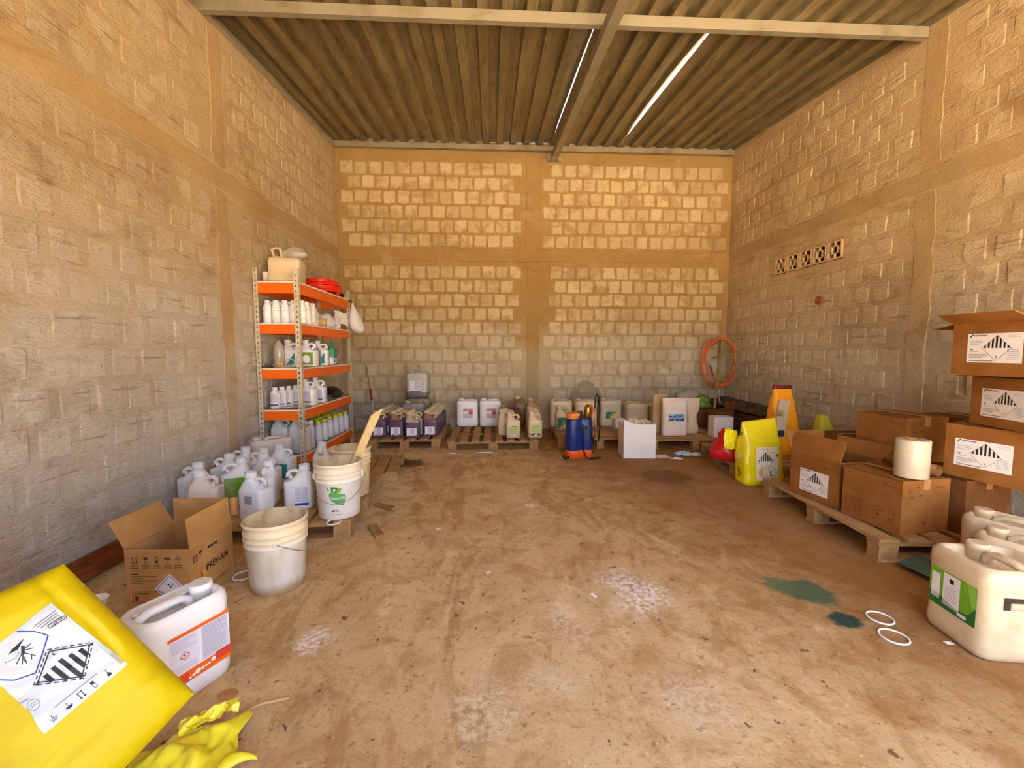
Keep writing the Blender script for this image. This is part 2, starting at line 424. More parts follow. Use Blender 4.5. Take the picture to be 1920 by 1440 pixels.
def brick_mesh(w, h, p, e, jit, sd):
    rg = random.Random(sd); m = MB()
    xs = [-w / 2, -w / 2 + e, 0, w / 2 - e, w / 2]; zs = [-h / 2, -h / 2 + e, 0, h / 2 - e, h / 2]; vs = []
    for j, z in enumerate(zs):
        for i, x in enumerate(xs):
            edge = i in (0, 4) or j in (0, 4)
            vs.append((x + rg.uniform(-jit, jit) * 1.2, .012 if edge else -p + rg.uniform(-jit, jit) * .7, z + rg.uniform(-jit, jit) * 1.2))
    m.add(vs, [(j * 5 + i, j * 5 + i + 1, j * 5 + i + 6, j * 5 + i + 5) for j in range(4) for i in range(4)], 0, False)
    return m
def lay(wall, mat, mats_me, place, rot, stuff_rule, limit=300):
    """place: list of (sort key, location, x scale, variant)"""
    place.sort(key=lambda q: q[0]); Rm = Matrix.Rotation(rot, 4, 'Z')
    for k, loc, sx, vi in place[:limit]:
        o = put('brick', mats_me[vi][1], wall, loc, (0, 0, rot)); o.scale = (sx, 1, 1)
    m = MB()
    for k, loc, sx, vi in place[limit:]:
        src = mats_me[vi][0]; T = Matrix.Translation(loc) @ Rm
        m.add([T @ V((x * sx, y, z)) for x, y, z in src.v], src.f)
    if m.v: m.build('brickwork', mat, wall, kind='stuff')
def variants(w, h, p, e, jit, mat, n=10):
    out = []
    for i in range(n):
        m = brick_mesh(w, h, p * (rnd.choice((1.2, 1., .9, .7, .35)) if w < .2 else rnd.uniform(.15, 1.15)), e, jit, i + int(w * 1e4)); out.append((m, m.build('brick', mat, me_only=True)))
    return out
CAMP = V((0, 0, 1.25))
ROWS = [.115 + .2145 * i for i in range(12)] + [2.95 + .2145 * i for i in range(8)]
# back wall, bonded courses
vb = variants(.199, .199, .012, .016, .0065, M_bk, 20); pl_ = []
for j, z in enumerate(ROWS):
    if z > 4.19: continue
    x = XL + .16 + (.0 if j % 2 else .105) + rnd.uniform(-.02, .02)
    while x < XR - .14:
        sx = rnd.uniform(.95, 1.04)
        if not (.44 < x < .90):
            pl_.append(((V((x, YB, z)) - V((.4, YB, 1.9))).length, (x, YB, z + rnd.uniform(-.006, .006)), sx, rnd.randrange(20)))
        x += .2115 + rnd.uniform(-.003, .003)
lay(wall_back, M_bk, vb, pl_, 0, None)
def band(name, mat, wall, x0, x1, z0, z1, rot, at, amp=.006, proud=.010):
    """rendered concrete with ragged edges; x along the wall in its own frame"""
    m = MB(); rg = random.Random(len(name) + int(x0 * 10)); L, H = x1 - x0, z1 - z0; n = max(2, int(max(L, H) / .12)); rows = []
    for i in range(n + 1):
        t = i / n
        if L >= H: rows.append([(x0 + L * t, rg.uniform(-amp, amp) + z0, .012), (x0 + L * t, z0 + .015 + rg.uniform(-amp, amp), -proud), (x0 + L * t, z1 - .015 + rg.uniform(-amp, amp), -proud), (x0 + L * t, z1 + rg.uniform(-amp, amp), .012)])
        else: rows.append([(x0 + rg.uniform(-amp, amp), z0 + H * t, .012), (x0 + .015 + rg.uniform(-amp, amp), z0 + H * t, -proud), (x1 - .015 + rg.uniform(-amp, amp), z0 + H * t, -proud), (x1 + rg.uniform(-amp, amp), z0 + H * t, .012)])
    vs = [(a, d, c) for r in rows for a, c, d in r]
    fs = [(i * 4 + k, (i + 1) * 4 + k, (i + 1) * 4 + k + 1, i * 4 + k + 1) for i in range(n) for k in range(3)]
    m.add(vs, fs); return m.build(name, mat, wall, at, (0, 0, rot))
band('ring_beam', M_band, wall_back, XL, XR, 2.635, 2.835, 0, (0, YB, 0), .012)
band('pilaster', M_band, wall_back, .545, .785, 2.84, 4.28, 0, (0, YB, 0), .010)
band('pilaster', M_band, wall_back, .555, .775, .0, 2.63, 0, (0, YB, 0), .014, .006)
for x0, x1 in ((XL, XL + .09), (XR - .10, XR)): band('corner_render', M_band, wall_back, x0, x1, 0, 4.28, 0, (0, YB, 0), .01, .004)
# smooth cement patch low on the back wall
m = MB(); N_ = 20; rg = random.Random(4); cx_, cz_ = 1.52, .30
arc = [(cx_ + (.30 + .02 * rg.uniform(-1, 1)) * math.cos(PI * i / N_), cz_ + (.50 + .03 * rg.uniform(-1, 1)) * math.sin(PI * i / N_)) for i in range(N_ + 1)]
vs = [(x, YB - .004, z) for x, z in arc] + [(cx_ + (x - cx_) * .9, YB - .016, cz_ + (z - cz_) * .93) for x, z in arc]
m.add(vs, [(i, i + 1, N_ + 2 + i, N_ + 1 + i) for i in range(N_)] + [tuple(range(N_ + 1, 2 * N_ + 2))]); m.build('cement_patch', plain('cement_patch', '95876c', .95, 0, 'a8997c', 5, .8, bump=.3), wall_back)
# side walls
VSD = {s_: variants(.209, .206, .0062, .030, .0034, mm_, 14) for s_, mm_ in ((-1, M_sdl), (1, M_sd))}
for side, wall, X, rot in ((-1, wall_left, XL, PI / 2), (1, wall_right, XR, -PI / 2)):
    pl_ = []; py = 3.88 if side < 0 else 3.62
    for j, z in enumerate(ROWS):
        y = -.6 + (.11 if j % 2 else 0) + rnd.uniform(-.02, .02)
        while y < YB - .10:
            sx = rnd.uniform(.94, 1.05)
            ok = abs(y - py) > .215 and z + .10 < RZ(y) - .03
            if side > 0 and VY0 - .10 < y < VY1 + .10 and VZ0 - .09 < z < VZ1 + .09: ok = False
            if ok:
                d = (V((X, y, z)) - CAMP).length
                if y < 1.45: d += 50                                 # outside the photograph
                pl_.append((d, (X, y, z + rnd.uniform(-.005, .005)), sx, rnd.randrange(14)))
            y += .2185 + rnd.uniform(-.003, .003)
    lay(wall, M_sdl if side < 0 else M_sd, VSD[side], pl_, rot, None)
    sgn = 1 if side < 0 else -1                                     # local x runs along +y on the left wall, -y on the right
    a, c = (YF, YB) if side < 0 else (-YB, -YF)
    band('ring_beam', M_bands, wall, a, c, 2.64, 2.83, rot, (X, 0, 0), .014, .005)
    p = py * sgn
    band('pilaster', M_bands, wall, p - .10, p + .10, 2.84, RZ(py) - .03, rot, (X, 0, 0), .016, .0035)
    band('pilaster', M_bands, wall, p - .10, p + .10, 0, 2.63, rot, (X, 0, 0), .018, .0035)
# five ventilation blocks: frame, inner ring, four ties
m = MB(); hw = .100; t = .016
for sx, sz, dx, dz in ((0, 1, .2, t), (0, -1, .2, t), (1, 0, t, .2), (-1, 0, t, .2)):
    m.box((sx * (hw - t / 2), .012, sz * (hw - t / 2)), (dx if sz else t, .030, dz if sx else t))
for sx, sz in ((0, 1), (0, -1), (1, 0), (-1, 0)):
    m.box((sx * .040, .008, sz * .040), (.092 if sz else .012, .020, .012 if sz else .092)); m.box((sx * .065, .008, sz * .065), (.012 if sz else .040, .020, .040 if sz else .012))
vme = m.build('ventilation_block', M_clay, me_only=True)
for i in range(5): put('ventilation_block', vme, wall_right, (XR - .012, VY0 + .11 + .22 * i, (VZ0 + VZ1) / 2), (0, 0, -PI / 2))
for i in range(4):
    m = MB(); m.box((0, .04, 0), (.022, .085, .215)); m.build('mortar_joint', M_sdm, wall_right, (XR - .006, VY0 + .22 * (i + 1), (VZ0 + VZ1) / 2), (0, 0, -PI / 2))
# clay pipe stub in the right wall
m = MB(); Mx = Matrix.Translation((XR, 4.77, 1.835)) @ Matrix.Rotation(-PI / 2, 4, 'Y')
m.lathe([(.05, -.03), (.05, .02), (.042, .024), (.028, .022), (.026, -.02)], 18, M=Mx); m.build('pipe_stub', plain('red_clay', '8c4420', .85), wall_right)

# roof: sheets with trapezoid ribs, laid in two rows; two side laps of the rear row stand open
ceiling = bpy.data.objects.new('ceiling', None); C.objects.link(ceiling); ceiling['kind'] = 'structure'
def prof(x):
    u = (x % .204)
    if u < .088: return 0
    if u < .100: return .055 * (u - .088) / .012
    if u < .192: return .055
    return .055 * (1 - (u - .192) / .012)
def sheet(x0, x1, y0, y1, dz, lift=0., ripple=0.):
    xs = []; x = 0.
    while x < x1 - x0 - 1e-4:
        for q in (0, .088, .100, .192):
            if x + q < x1 - x0 - 1e-4: xs.append(x + q)
        x += .204
    xs.append(x1 - x0); ny = 16; vs = []
    for j in range(ny + 1):
        y = y0 + (y1 - y0) * j / ny
        for x in xs:
            z = RZ(y) + dz + prof(x) + ripple * noise.noise(V((x * 3 + x0, y * 1.3, 0)))
            if lift:
                t = max(0, (x / (x1 - x0) - .55) / .45); ty = max(0., min(1., (y - 3.75) / 2.45))
                z += lift * t * t * (math.sin(PI * ty) ** .6)
            vs.append((x0 + x, y, z))
    n = len(xs); m = MB()
    m.add(vs, [(j * n + i, j * n + i + 1, (j + 1) * n + i + 1, (j + 1) * n + i) for j in range(ny) for i in range(n - 1)])
    return m.build('roof_sheet', M_roof, ceiling)
ED = [-2.52, -2.14, -1.12, -.10, .92, 1.965, 2.99, 4.00]
for i in range(7):
    lf = {3: .034, 4: .062}.get(i, 0)
    sheet(ED[i], ED[i + 1] + (.002 if lf else .03), 3.60, 7.05, .004 + .002 * (i % 2), lf, .004)
    sheet(ED[i], ED[i + 1] + .03, -1.35, 3.78, -.002 - .002 * (i % 2), 0, .004)
def cprof(x0, x1, y, ztop, h, wd, name):
    m = MB(); m.box(((x0 + x1) / 2, y - wd / 2, ztop - h / 2), (x1 - x0, .004, h)); m.box(((x0 + x1) / 2, y, ztop - .002), (x1 - x0, wd, .004)); m.box(((x0 + x1) / 2, y, ztop - h + .002), (x1 - x0, wd, .004)); m.box(((x0 + x1) / 2, y + wd / 2 - .002, ztop - .01), (x1 - x0, .004, .02))
    return m.build(name, M_steel, ceiling)
cprof(XL + .01, XR - .01, 3.72, RZ(3.70) - .008, .088, .05, 'purlin')
cprof(XL + .01, XR - .01, YB - .045, 4.365, .075, .05, 'purlin')
m = MB(); y0, y1 = -1.2, YB - .09
vs = []
for y in (y0, y1):
    for dx, dz in ((-.045, 0), (.045, 0), (.045, .10), (-.045, .10)): vs.append((.985 + dx, y, RZ(y) - .20 + dz))
m.add(vs, [(0, 1, 2, 3), (7, 6, 5, 4), (0, 4, 5, 1), (1, 5, 6, 2), (2, 6, 7, 3), (3, 7, 4, 0)]); rf = m.build('rafter', M_steel, ceiling)
m = MB(); m.box((.985, YB - .05, RZ(YB) - .20), (.13, .10, .05), jit=.006); m.box((.90, YB - .03, RZ(YB) - .18), (.05, .05, .09), jit=.008); m.box((1.07, YB - .03, RZ(YB) - .19), (.05, .05, .07), jit=.008); m.build('bracket', M_steel, rf)
# ragged mortar and a flashing strip where the left wall meets the roof
m = MB(); n = 40; vs = []
for i in range(n + 1):
    y = 1.0 + 5.65 * i / n; vs += [(XL + .002, y, RZ(y) - .10 + rnd.uniform(-.012, .012)), (XL + .035, y, RZ(y) - .075), (XL + .035, y, RZ(y) - .03), (XL, y, RZ(y) - .028)]
m.add(vs, [(i * 4 + k, (i + 1) * 4 + k, (i + 1) * 4 + k + 1, i * 4 + k + 1) for i in range(n) for k in range(3)]); m.build('trim_1', M_steel, kind='structure')
# ------------------------------------------------------------------ stuff materials
WH = plain('white_hdpe', 'efeeec', .38, dirt='b9a98f', dscale=6, damt=.25)
WHD = plain('white_hdpe_soiled', 'e3dfd6', .45, dirt='a5855a', dscale=5, damt=.65)
CR = plain('cream_hdpe', 'd4c09a', .42, dirt='a5824f', dscale=6, damt=.45)
CRD = plain('cream_hdpe_dusty', 'cfba92', .5, dirt='9c7a4a', dscale=5, damt=.6)
RUST = plain('rust_spill', 'b4602c', .6, dirt='e6dccf', dscale=14, damt=1.)
PUR = plain('purple_product', '6a5068', .25, dirt='7d5c5c', dscale=4, damt=.6)
PURS = plain('purple_shoulder', '94705c', .3, dirt='b8946c', dscale=7, damt=.5)
CLR = plain('translucent_hdpe', 'c9bda2', .35, dirt='a89470', dscale=5, damt=.4)
GRYL = plain('grey_liquid_can', 'b4b3ad', .35, dirt='98948a', dscale=4, damt=.5)
DKL = plain('dark_liquid', '6f6d70', .3)
BRN = plain('brown_jug_plastic', '8a6a45', .4, dirt='5d4023', dscale=6, damt=.5)
PAPER = plain('label_paper', 'e9e7ea', .6)
LAV = plain('label_lavender', 'c9c6d8', .6)
INK = plain('ink_black', '17130f', .6)
INKG = plain('ink_grey', '7d7d85', .6)
INKL = plain('ink_light_grey', 'aeb0b6', .6)
NAVY = plain('ink_navy', '1f3a94', .55)
INDIGO = plain('ink_indigo', '4b4678', .55)
GRN = plain('label_green', '6fae1f', .45)
GRND = plain('label_dark_green', '1f6a2a', .45)
GRNM = plain('label_mid_green', '5aa45a', .45)
LIME = plain('label_lime', 'b7c066', .5)
TEAL = plain('label_teal', '1f8f8a', .45)
YEL = plain('label_yellow', 'e0b21a', .5)
REDL = plain('label_red', 'c9384c', .5)
PINK = plain('label_pink', 'd98a90', .5)
ORL = plain('label_orange', 'ee6a12', .45)
REDO = plain('label_vermilion', 'd8402a', .45)
BRINK = plain('carton_ink', '54300f', .8)
ORANGE = plain('orange_enamel', 'f06a0c', .4, dirt='b5601c', dscale=3, damt=.35)
UPR = plain('cream_enamel', 'cdc3aa', .5, .1, dirt='9c8a68', dscale=5, damt=.5)
MDF = plain('shelf_board', 'b59a72', .8, dirt='8d6d42', dscale=6, damt=.6)
MDFE = plain('white_board_edge', 'e8dfcf', .6)
YEB = plain('yellow_film', 'd2ba02', .5, dirt='bc9f00', dscale=3, damt=.5, spec=.25)
YEB2 = plain('yellow_sack', 'ecd913', .3, dirt='d2b40c', dscale=4, damt=.5, spec=.6)
ORB = plain('orange_sack', 'f0a010', .55, dirt='c87a10', dscale=4, damt=.4)
MAR = plain('maroon_band', '7a1420', .6)
REDF = plain('red_film', 'e01822', .3, dirt='b01018', dscale=5, damt=.5)
CARD = card('cardboard_light', 'b1844c', 'c59860')
CARD2 = card('cardboard_orange', '8b5826', '9b6631')
CARD3 = card('cardboard_brown', '6f4520', '80532a')
TAPE = plain('parcel_tape', 'a87d48', .35)
WD = wood('pallet_wood_x', 'a9814e', 'c09a66', 0); WDY = wood('pallet_wood_y', 'a9814e', 'c09a66', 1)
WDR = wood('red_timber', '8a4a1e', 'a8622e', 1, '5b2c10')
WDL = wood('pale_stick', 'd9c08a', 'cbb07a', 2, 'b0925e')
WDS = wood('grey_stick', '9a8050', 'ab925f', 2, '6d5330')
BLUE = plain('blue_tank', '0c2768', .35, dirt='143274', dscale=4, damt=.5)
ORP = plain('orange_plastic', 'ee5a14', .4)
BLK = plain('black_rubber', '15130f', .5)
BRASS = plain('brass', 'b98a3a', .25, .9)
WIRE = plain('galvanised_wire', '9a9a98', .4, .7)
HOSER = plain('red_hose', 'e5280e', .3)
HOSEO = plain('orange_hose', 'd8601c', .45, dirt='a8501c', dscale=10, damt=.5)
FILM = plain('white_film', 'e4e2e2', .4, dirt='c8c2ba', dscale=8, damt=.5)
PAPW = plain('white_paper_board', 'e6ddd4', .7, dirt='cdbda8', dscale=4, damt=.3)
KRAFTW = plain('bleached_kraft', 'd8c3a2', .8, dirt='bfa47c', dscale=7, damt=.5)
CLEARP = plain('clear_film', 'cfc8b8', .12, alpha=.45, spec=.8)
CLEARB = plain('clear_pet', 'd0c4ac', .1, alpha=.5, spec=.8)
GRNB = plain('green_film', '3fa878', .35, alpha=.85)
GRNS = plain('green_sack', '6a8a2c', .5)
BLKF = plain('black_film', '100e0c', .3, spec=.6)
FOIL = plain('crumpled_foil', 'b9b9b8', .25, .8)
YCAP = plain('yellow_cap', 'dcd81a', .4)
TEALP = plain('teal_plastic', '1f6a5c', .45)
GRYP = plain('grey_plastic', '8d8990', .4)
BEIGEP = plain('beige_plastic', 'c79a62', .4)
PINKW = plain('pale_pink_plastic', 'e6d0c2', .5)
STRETCH = plain('stretch_film', 'cdbf9e', .3, alpha=.9, dirt='b5a27a', dscale=12, damt=.5)
SCRAPB = plain('pale_blue_film', 'b5cdd0', .3)
GRNC = plain('dark_green_card', '4a6458', .6, dirt='31453c', dscale=9, damt=.6)

# ------------------------------------------------------------------ builders
def jug_parts(w=.185, d=.135, hb=.185, h=.31, neck=.028, cap=True, level=None, nx=-.2):
    """handled 5 litre jug: neck towards -x, hollow handle towards +x, label side -y. returns body, handle, cap builders"""
    b = MB(); cx = nx * w; n = 3
    zs = [(0, .93, 0), (.008, 1, 0), (hb, 1, 0), (hb + .012, .985, 0)]
    rings = [ring(rr(w * k, d * k, .032, n), z) for z, k, _ in zs]
    for t in (.14, .35, .62, .92):
        dd = d * .97 + (2.3 * neck - d * .97) * t; xl = -w * .485 + (cx - 1.15 * neck + w * .485) * t ** 1.2; xr = w * .485 + (cx + 1.15 * neck - w * .485) * t ** .48
        rings.append(ring(rr(xr - xl, dd, .032 + .2 * neck * t, n, (xl + xr) / 2), hb + .012 + (h - .055 - hb - .012) * (t ** .9)))
    for r, z in ((neck * 1.0, h - .05), (neck, h - .03)): rings.append(ring(rr(2 * r, 2 * r, r, n, cx), z))
    if level is not None:
        mis = [0 if (rings[i][0].z + rings[i + 1][0].z) / 2 < level else 1 for i in range(len(rings) - 1)]
    else: mis = [0] * (len(rings) - 1)
    b.loft(rings, mis=mis)
    hd = MB(); x1 = w * .40
    path = [(cx + .008, 0, h - .064), (cx + neck * .9, 0, h - .048), (x1 * .45, 0, h - .040), (x1 - .020, 0, h - .043), (x1 - .003, 0, h - .058), (x1 + .004, 0, h - .085), (x1 - .012, 0, (h + hb) / 2 - .008), (x1 - .030, 0, hb + .018), (x1 - .038, 0, hb - .004)]
    hd.tube(path, [.019, .019, .018, .018, .018, .018, .018, .019, .020], 8, upv=(0, 1, 0), flat=.68)
    c = MB(); R = neck * 1.18
    if cap: c.lathe([(R * 1.08, h - .038), (R * 1.08, h - .034), (R, h - .032), (R, h - .003), (R * .93, h)], 16, (cx, 0, 0))
    else: c.lathe([(neck * 1.12, h - .036), (neck * 1.12, h - .030), (neck, h - .028), (neck, h), (neck * .85, h), (neck * .85, h - .02), (.001, h - .022)], 16, (cx, 0, 0), cap1=False)
    return b, hd, c
def side_rib(b, *a): pass
def make_jug(name, label, loc, rz, col, cap, parts, dec=None, group=None, hcol=None):
    t = thing(name, label, 'jug', loc, rz, group)
    b, hd, c = parts
    b.build('body', col, t); hd.build('handle', hcol or (col[1] if isinstance(col, (list, tuple)) else col), t); c.build('cap', cap, t)
    for dd, mats in (dec or []): dd.build('label', mats, t)
    return t
def can_parts(w=.29, d=.25, h=.37, r=.055, bar=True, capx=-1, tiltcap=0):
    """20 litre jerrycan: label side -y, moulded carrying bar along the top, screw cap at one corner"""
    b = MB(); n = 4
    def rg_(k, z, g=0):
        pts = rr(w * k, d * k, r, n)
        return ring(pts, z)
    rings = [rg_(.88, 0), rg_(.96, .008), rg_(1, .03), rg_(1, h * .18), rg_(.985, h * .21), rg_(.985, h * .74), rg_(1, h * .77), rg_(1, h - .05), rg_(.975, h - .022), rg_(.90, h - .008), rg_(.84, h - .006), rg_(.78, h - .016), rg_(.72, h - .052), rg_(.60, h - .058)]
    b.loft(rings)
    hd = MB(); x0, x1 = (-w * .14, w * .38) if capx < 0 else (-w * .38, w * .14)
    hd.tube([(x0 - .01, 0, h - .07), (x0, 0, h - .022), (x0 + .03, 0, h - .006), (x1 - .03, 0, h - .006), (x1, 0, h - .022), (x1 + .01, 0, h - .07)], .021, 8, upv=(0, 1, 0), flat=.75)
    c = MB(); cx = capx * w * .30
    c.lathe([(.036, h - .06), (.036, h - .008), (.039, h - .006), (.039, h + .016), (.036, h + .020), (.030, h + .018)], 20, (cx, 0, 0))
    return b, hd, c
def make_can(name, label, loc, rz, col, cap, parts, dec=None, group=None, rot=None):
    t = thing(name, label, 'jerrycan', loc, rz, group, rot)
    b, hd, c = parts
    b.build('body', col, t); hd.build('handle', col[-1] if isinstance(col, list) else col, t); c.build('cap', cap, t)
    for dd, mats in (dec or []): dd.build('label', mats, t)
    return t
def bottle_parts(r=.041, h=.225, cap_r=.025):
    b = MB(); b.lathe([(r * .9, 0), (r, .006), (r, h * .68), (r * .96, h * .735), (r * .62, h * .835), (cap_r * .92, h * .86), (cap_r * .92, h * .9)], 16)
    c = MB(); c.lathe([(cap_r, h * .865), (cap_r, h * .985), (cap_r * .9, h)], 14)
    return b, c
def cyl(r):                                                          # wrap print round an upright cylinder, u = arc length from -y
    return lambda u, v, h: V(((r + h) * math.sin(u / r), -(r + h) * math.cos(u / r), v))
def make_bottle(name, label, loc, rz, col, cap, parts, dec=None, group=None):
    t = thing(name, label, 'bottle', loc, rz, group); b, c = parts
    b.build('body', col, t); c.build('cap', cap, t)
    for dd, mats in (dec or []): dd.build('label', mats, t)
    return t
def board(t, name, mat, c, d, rz=0, jit=.003):
    m = MB(); m.box((0, 0, 0), d, jit=jit); return m.build(name, mat, t, c, (0, 0, rz))
def pallet(label, loc, rz, w, l, h=.135, along='y', nb=7, bw=.10, group=None, cat='pallet', skip=()):
    """w along local x, l along local y; deck boards run along `along`; origin at a floor corner"""
    t = thing('wooden_pallet', label, cat, loc, rz, group); th = .02
    L, W = (l, w) if along == 'y' else (w, l)
    for i in range(nb):
        if i in skip: continue
        u = bw / 2 + (W - bw) * i / (nb - 1)
        if along == 'y': board(t, 'deck_board', WDY, (u, l / 2, h - th / 2), (bw, l, th))
        else: board(t, 'deck_board', WD, (w / 2, u, h - th / 2), (w, bw, th))
    for k in (0, .5, 1):
        v = .05 + (L - .10) * k
        if along == 'y': board(t, 'stringer_board', WD, (w / 2, v, h - th - .009), (w, .09, .018)); board(t, 'bottom_board', WD, (w / 2, v, .009), (w, .09, .018))
        else: board(t, 'stringer_board', WDY, (v, l / 2, h - th - .009), (.09, l, .018)); board(t, 'bottom_board', WDY, (v, l / 2, .009), (.09, l, .018))
        for q in (0, .5, 1):
            u = .06 + (W - .12) * q; hh = h - th - .036
            if along == 'y': board(t, 'block', WD, (u, v, .018 + hh / 2), (.11, .088, hh))
            else: board(t, 'block', WDY, (v, u, .018 + hh / 2), (.088, .11, hh))
    return t
def carton(name, label, loc, rz, w, d, h, mat, flaps=None, dec=None, group=None, closed=True, inner=None, tape=True, cat='box', fl=None):
    """corrugated box, origin at the floor centre; flaps: dict side -> (angle from vertical outward, length)"""
    t = thing(name, label, cat, loc, rz, group); th = .005
    m = MB()
    m.box((0, -d / 2 + th / 2, h / 2), (w, th, h)); m.box((0, d / 2 - th / 2, h / 2), (w, th, h))
    m.box((-w / 2 + th / 2, 0, h / 2), (th, d - 2 * th, h)); m.box((w / 2 - th / 2, 0, h / 2), (th, d - 2 * th, h)); m.box((0, 0, th / 2 + .001), (w - 2 * th, d - 2 * th, th))
    m.build('carton_body', mat, t)
    def flap(side, ang, ln):
        f = MB(); L = (w if side in 'fb' else d) - .004
        prof_ = [(-L / 2, 0), (L / 2, 0), (L / 2 - .006, ln), (-L / 2 + .006, ln)]
        rz_ = {'f': 0, 'b': PI, 'l': -PI / 2, 'r': PI / 2}[side]; off = {'f': (0, -d / 2, h), 'b': (0, d / 2, h), 'l': (-w / 2, 0, h), 'r': (w / 2, 0, h)}[side]
        vs = []
        for q in (0, -th):
            for x, s in prof_: vs.append((x, -s * math.sin(ang) - q * math.cos(ang), s * math.cos(ang) - q * math.sin(ang)))
        f.add(vs, [(0, 1, 2, 3), (7, 6, 5, 4), (0, 4, 5, 1), (1, 5, 6, 2), (2, 6, 7, 3), (3, 7, 4, 0)])
        return f.build('flap', mat, t, off, (0, 0, rz_))
    if closed:
        flap('f', -PI / 2 + .0, d / 2 - .003); flap('b', -PI / 2 + .0, d / 2 - .003)
        if tape: k = MB(); k.box((0, 0, h + .0062), (w, .05, .0008)); k.box((-w / 2 - .0006, 0, h - .03), (.0008, .05, .065)); k.box((w / 2 + .0006, 0, h - .03), (.0008, .05, .065)); k.build('tape', TAPE, t)
    for s_, (a, ln) in (flaps or {}).items(): flap(s_, a, ln)
    for dd, mats in (dec or []): dd.build('print', mats, t)
    return t
def sack(w, d, h, prof_, seed, amp=.012, n=28, r=.05, lean=(0, 0), fold=0.):
    """standing bag: prof_ = [(z fraction, width factor, depth factor)], wrinkled"""
    m = MB(); rings = []
    K = 22
    for k in range(K + 1):
        t = k / K
        for a, b_ in zip(prof_, prof_[1:]):
            if a[0] <= t <= b_[0] + 1e-9:
                q = (t - a[0]) / (b_[0] - a[0]); q = q * q * (3 - 2 * q); kw = a[1] + (b_[1] - a[1]) * q; kd = a[2] + (b_[2] - a[2]) * q; break
        pts = rr(w * kw, d * kd, min(r, d * kd / 2.01), 6); rg_ = []
        for x, y in pts:
            p = V((x + lean[0] * t, y + lean[1] * t, h * t)); nv = noise.noise(V((x * 7 + seed, y * 7, t * h * 6))) + .5 * noise.noise(V((x * 17, y * 17 + seed, t * h * 13)))
            dirn = V((x / (w * kw), y / max(d * kd, .01), 0)); e = min(1, t * 6 + .25)
            p += dirn * (nv * amp * 2 * e)
            if t > .88: p.z += (noise.noise(V((x * 9 + seed, 3.1, 0))) * .5 + fold * x / w) * amp * 3 * (t - .88) / .12
            rg_.append(p)
        rings.append(rg_)
    return m.loft(rings)
def crumple(w, d, hgt, seed, nx=16, ny=12, edge=.25, base=.004, freq=5., sm=False):
    """crumpled sheet lying on a surface"""
    m = MB(); vs = []
    for j in range(ny + 1):
        for i in range(nx + 1):
            u, v = i / nx - .5, j / ny - .5
            wob = noise.noise(V((u * 4 + seed, v * 4, 1.7))) * edge
            q = abs(noise.noise(V((u * freq + seed, v * freq, .3)))) + .55 * abs(noise.noise(V((u * freq * 2.3, v * freq * 2.3 + seed, .9))))
            x = u * w * (1 + wob); y = v * d * (1 + noise.noise(V((u * 4, v * 4 + seed, 5.2))) * edge)
            z = base + hgt * q * 1.5 * (1 - .55 * max(abs(u), abs(v)) * 2)
            vs.append((x, y, z))
    n = nx + 1
    m.add(vs, [(j * n + i, j * n + i + 1, (j + 1) * n + i + 1, (j + 1) * n + i) for j in range(ny) for i in range(nx)], 0, sm)
    return m
def solid(o, t=.0015):
    md = o.modifiers.new('thickness', 'SOLIDIFY'); md.thickness = t; md.offset = 0; return o
def clump(w, d, h, seed, amp=.35, n=2):
    """lumpy closed bag"""
    m = MB(); R, K = 20, 12; rings = []
    for k in range(K + 1):
        a = -PI / 2 + PI * k / K; rg_ = []
        for j in range(R):
            b_ = 2 * PI * j / R; p = V((math.cos(a) * math.cos(b_), math.cos(a) * math.sin(b_), math.sin(a)))
            q = 1 + amp * (noise.noise(p * 1.6 + V((seed, 0, 0))) + .6 * noise.noise(p * 4 + V((0, seed, 0))))
            z = max(-.62, p.z * q)
            rg_.append(V((p.x * q * w / 2, p.y * q * d / 2, (z + .62) / 1.62 * h)))
        rings.append(rg_)
    return m.loft(rings)
# ------------------------------------------------------------------ left front: sack, white can, carton, buckets
def quad_bag(A, B, E, D, thick, seed, N=44):
    """flat-lying full bag between four corners (A-B-E-D), pillow front and back"""
    A, B, E, D = map(V, (A, B, E, D)); nrm = (B - A).cross(D - A).normalized()
    if nrm.y > 0: nrm = -nrm
    def base(s, t): return A * (1 - s) * (1 - t) + B * s * (1 - t) + E * s * t + D * (1 - s) * t
    def infl(s, t):
        a = (1 - abs(2 * s - 1) ** 5); c = (1 - abs(2 * t - 1) ** 5); return max(0, a * c) ** .48
    def wr(s, t, q):
        cr = -.016 * math.exp(-((s - .74 - .05 * t) / .012) ** 2) - .012 * math.exp(-((t - .10 - .1 * abs(s - .4)) / .015) ** 2) * (s < .6)
        return .009 * noise.noise(V((s * 4 + seed + q, t * 4, 0))) + .006 * abs(noise.noise(V((s * 11, t * 7 + seed, q)))) + (cr if q > 0 else 0)
    def P(s, t, sgn): return base(s, t) + nrm * (sgn * thick / 2 * infl(s, t) + wr(s, t, sgn) * min(1, 6 * infl(s, t)))
    m = MB(); n = N + 1; g = [.5 - .5 * math.cos(PI * i / N) for i in range(n)]
    for sgn in (1, -1):
        vs = [P(g[i], g[j], sgn) for j in range(n) for i in range(n)]
        fs = [(j * n + i, j * n + i + 1, (j + 1) * n + i + 1, (j + 1) * n + i) for j in range(N) for i in range(N)]
        m.add(vs, fs if sgn > 0 else [f[::-1] for f in fs], 0, True)
    return m, P, nrm
def bag_basis():
    A, B, E, D = V((-1.245, 1.25, .635)), V((-.90, 1.25, .218)), V((-1.095, .955, .03)), V((-1.53, .955, .52)); return A, B, E, D
A_, B_, E_, D_ = bag_basis()
m, Pb, nb_ = quad_bag(A_, B_, E_, D_, .13, 3)
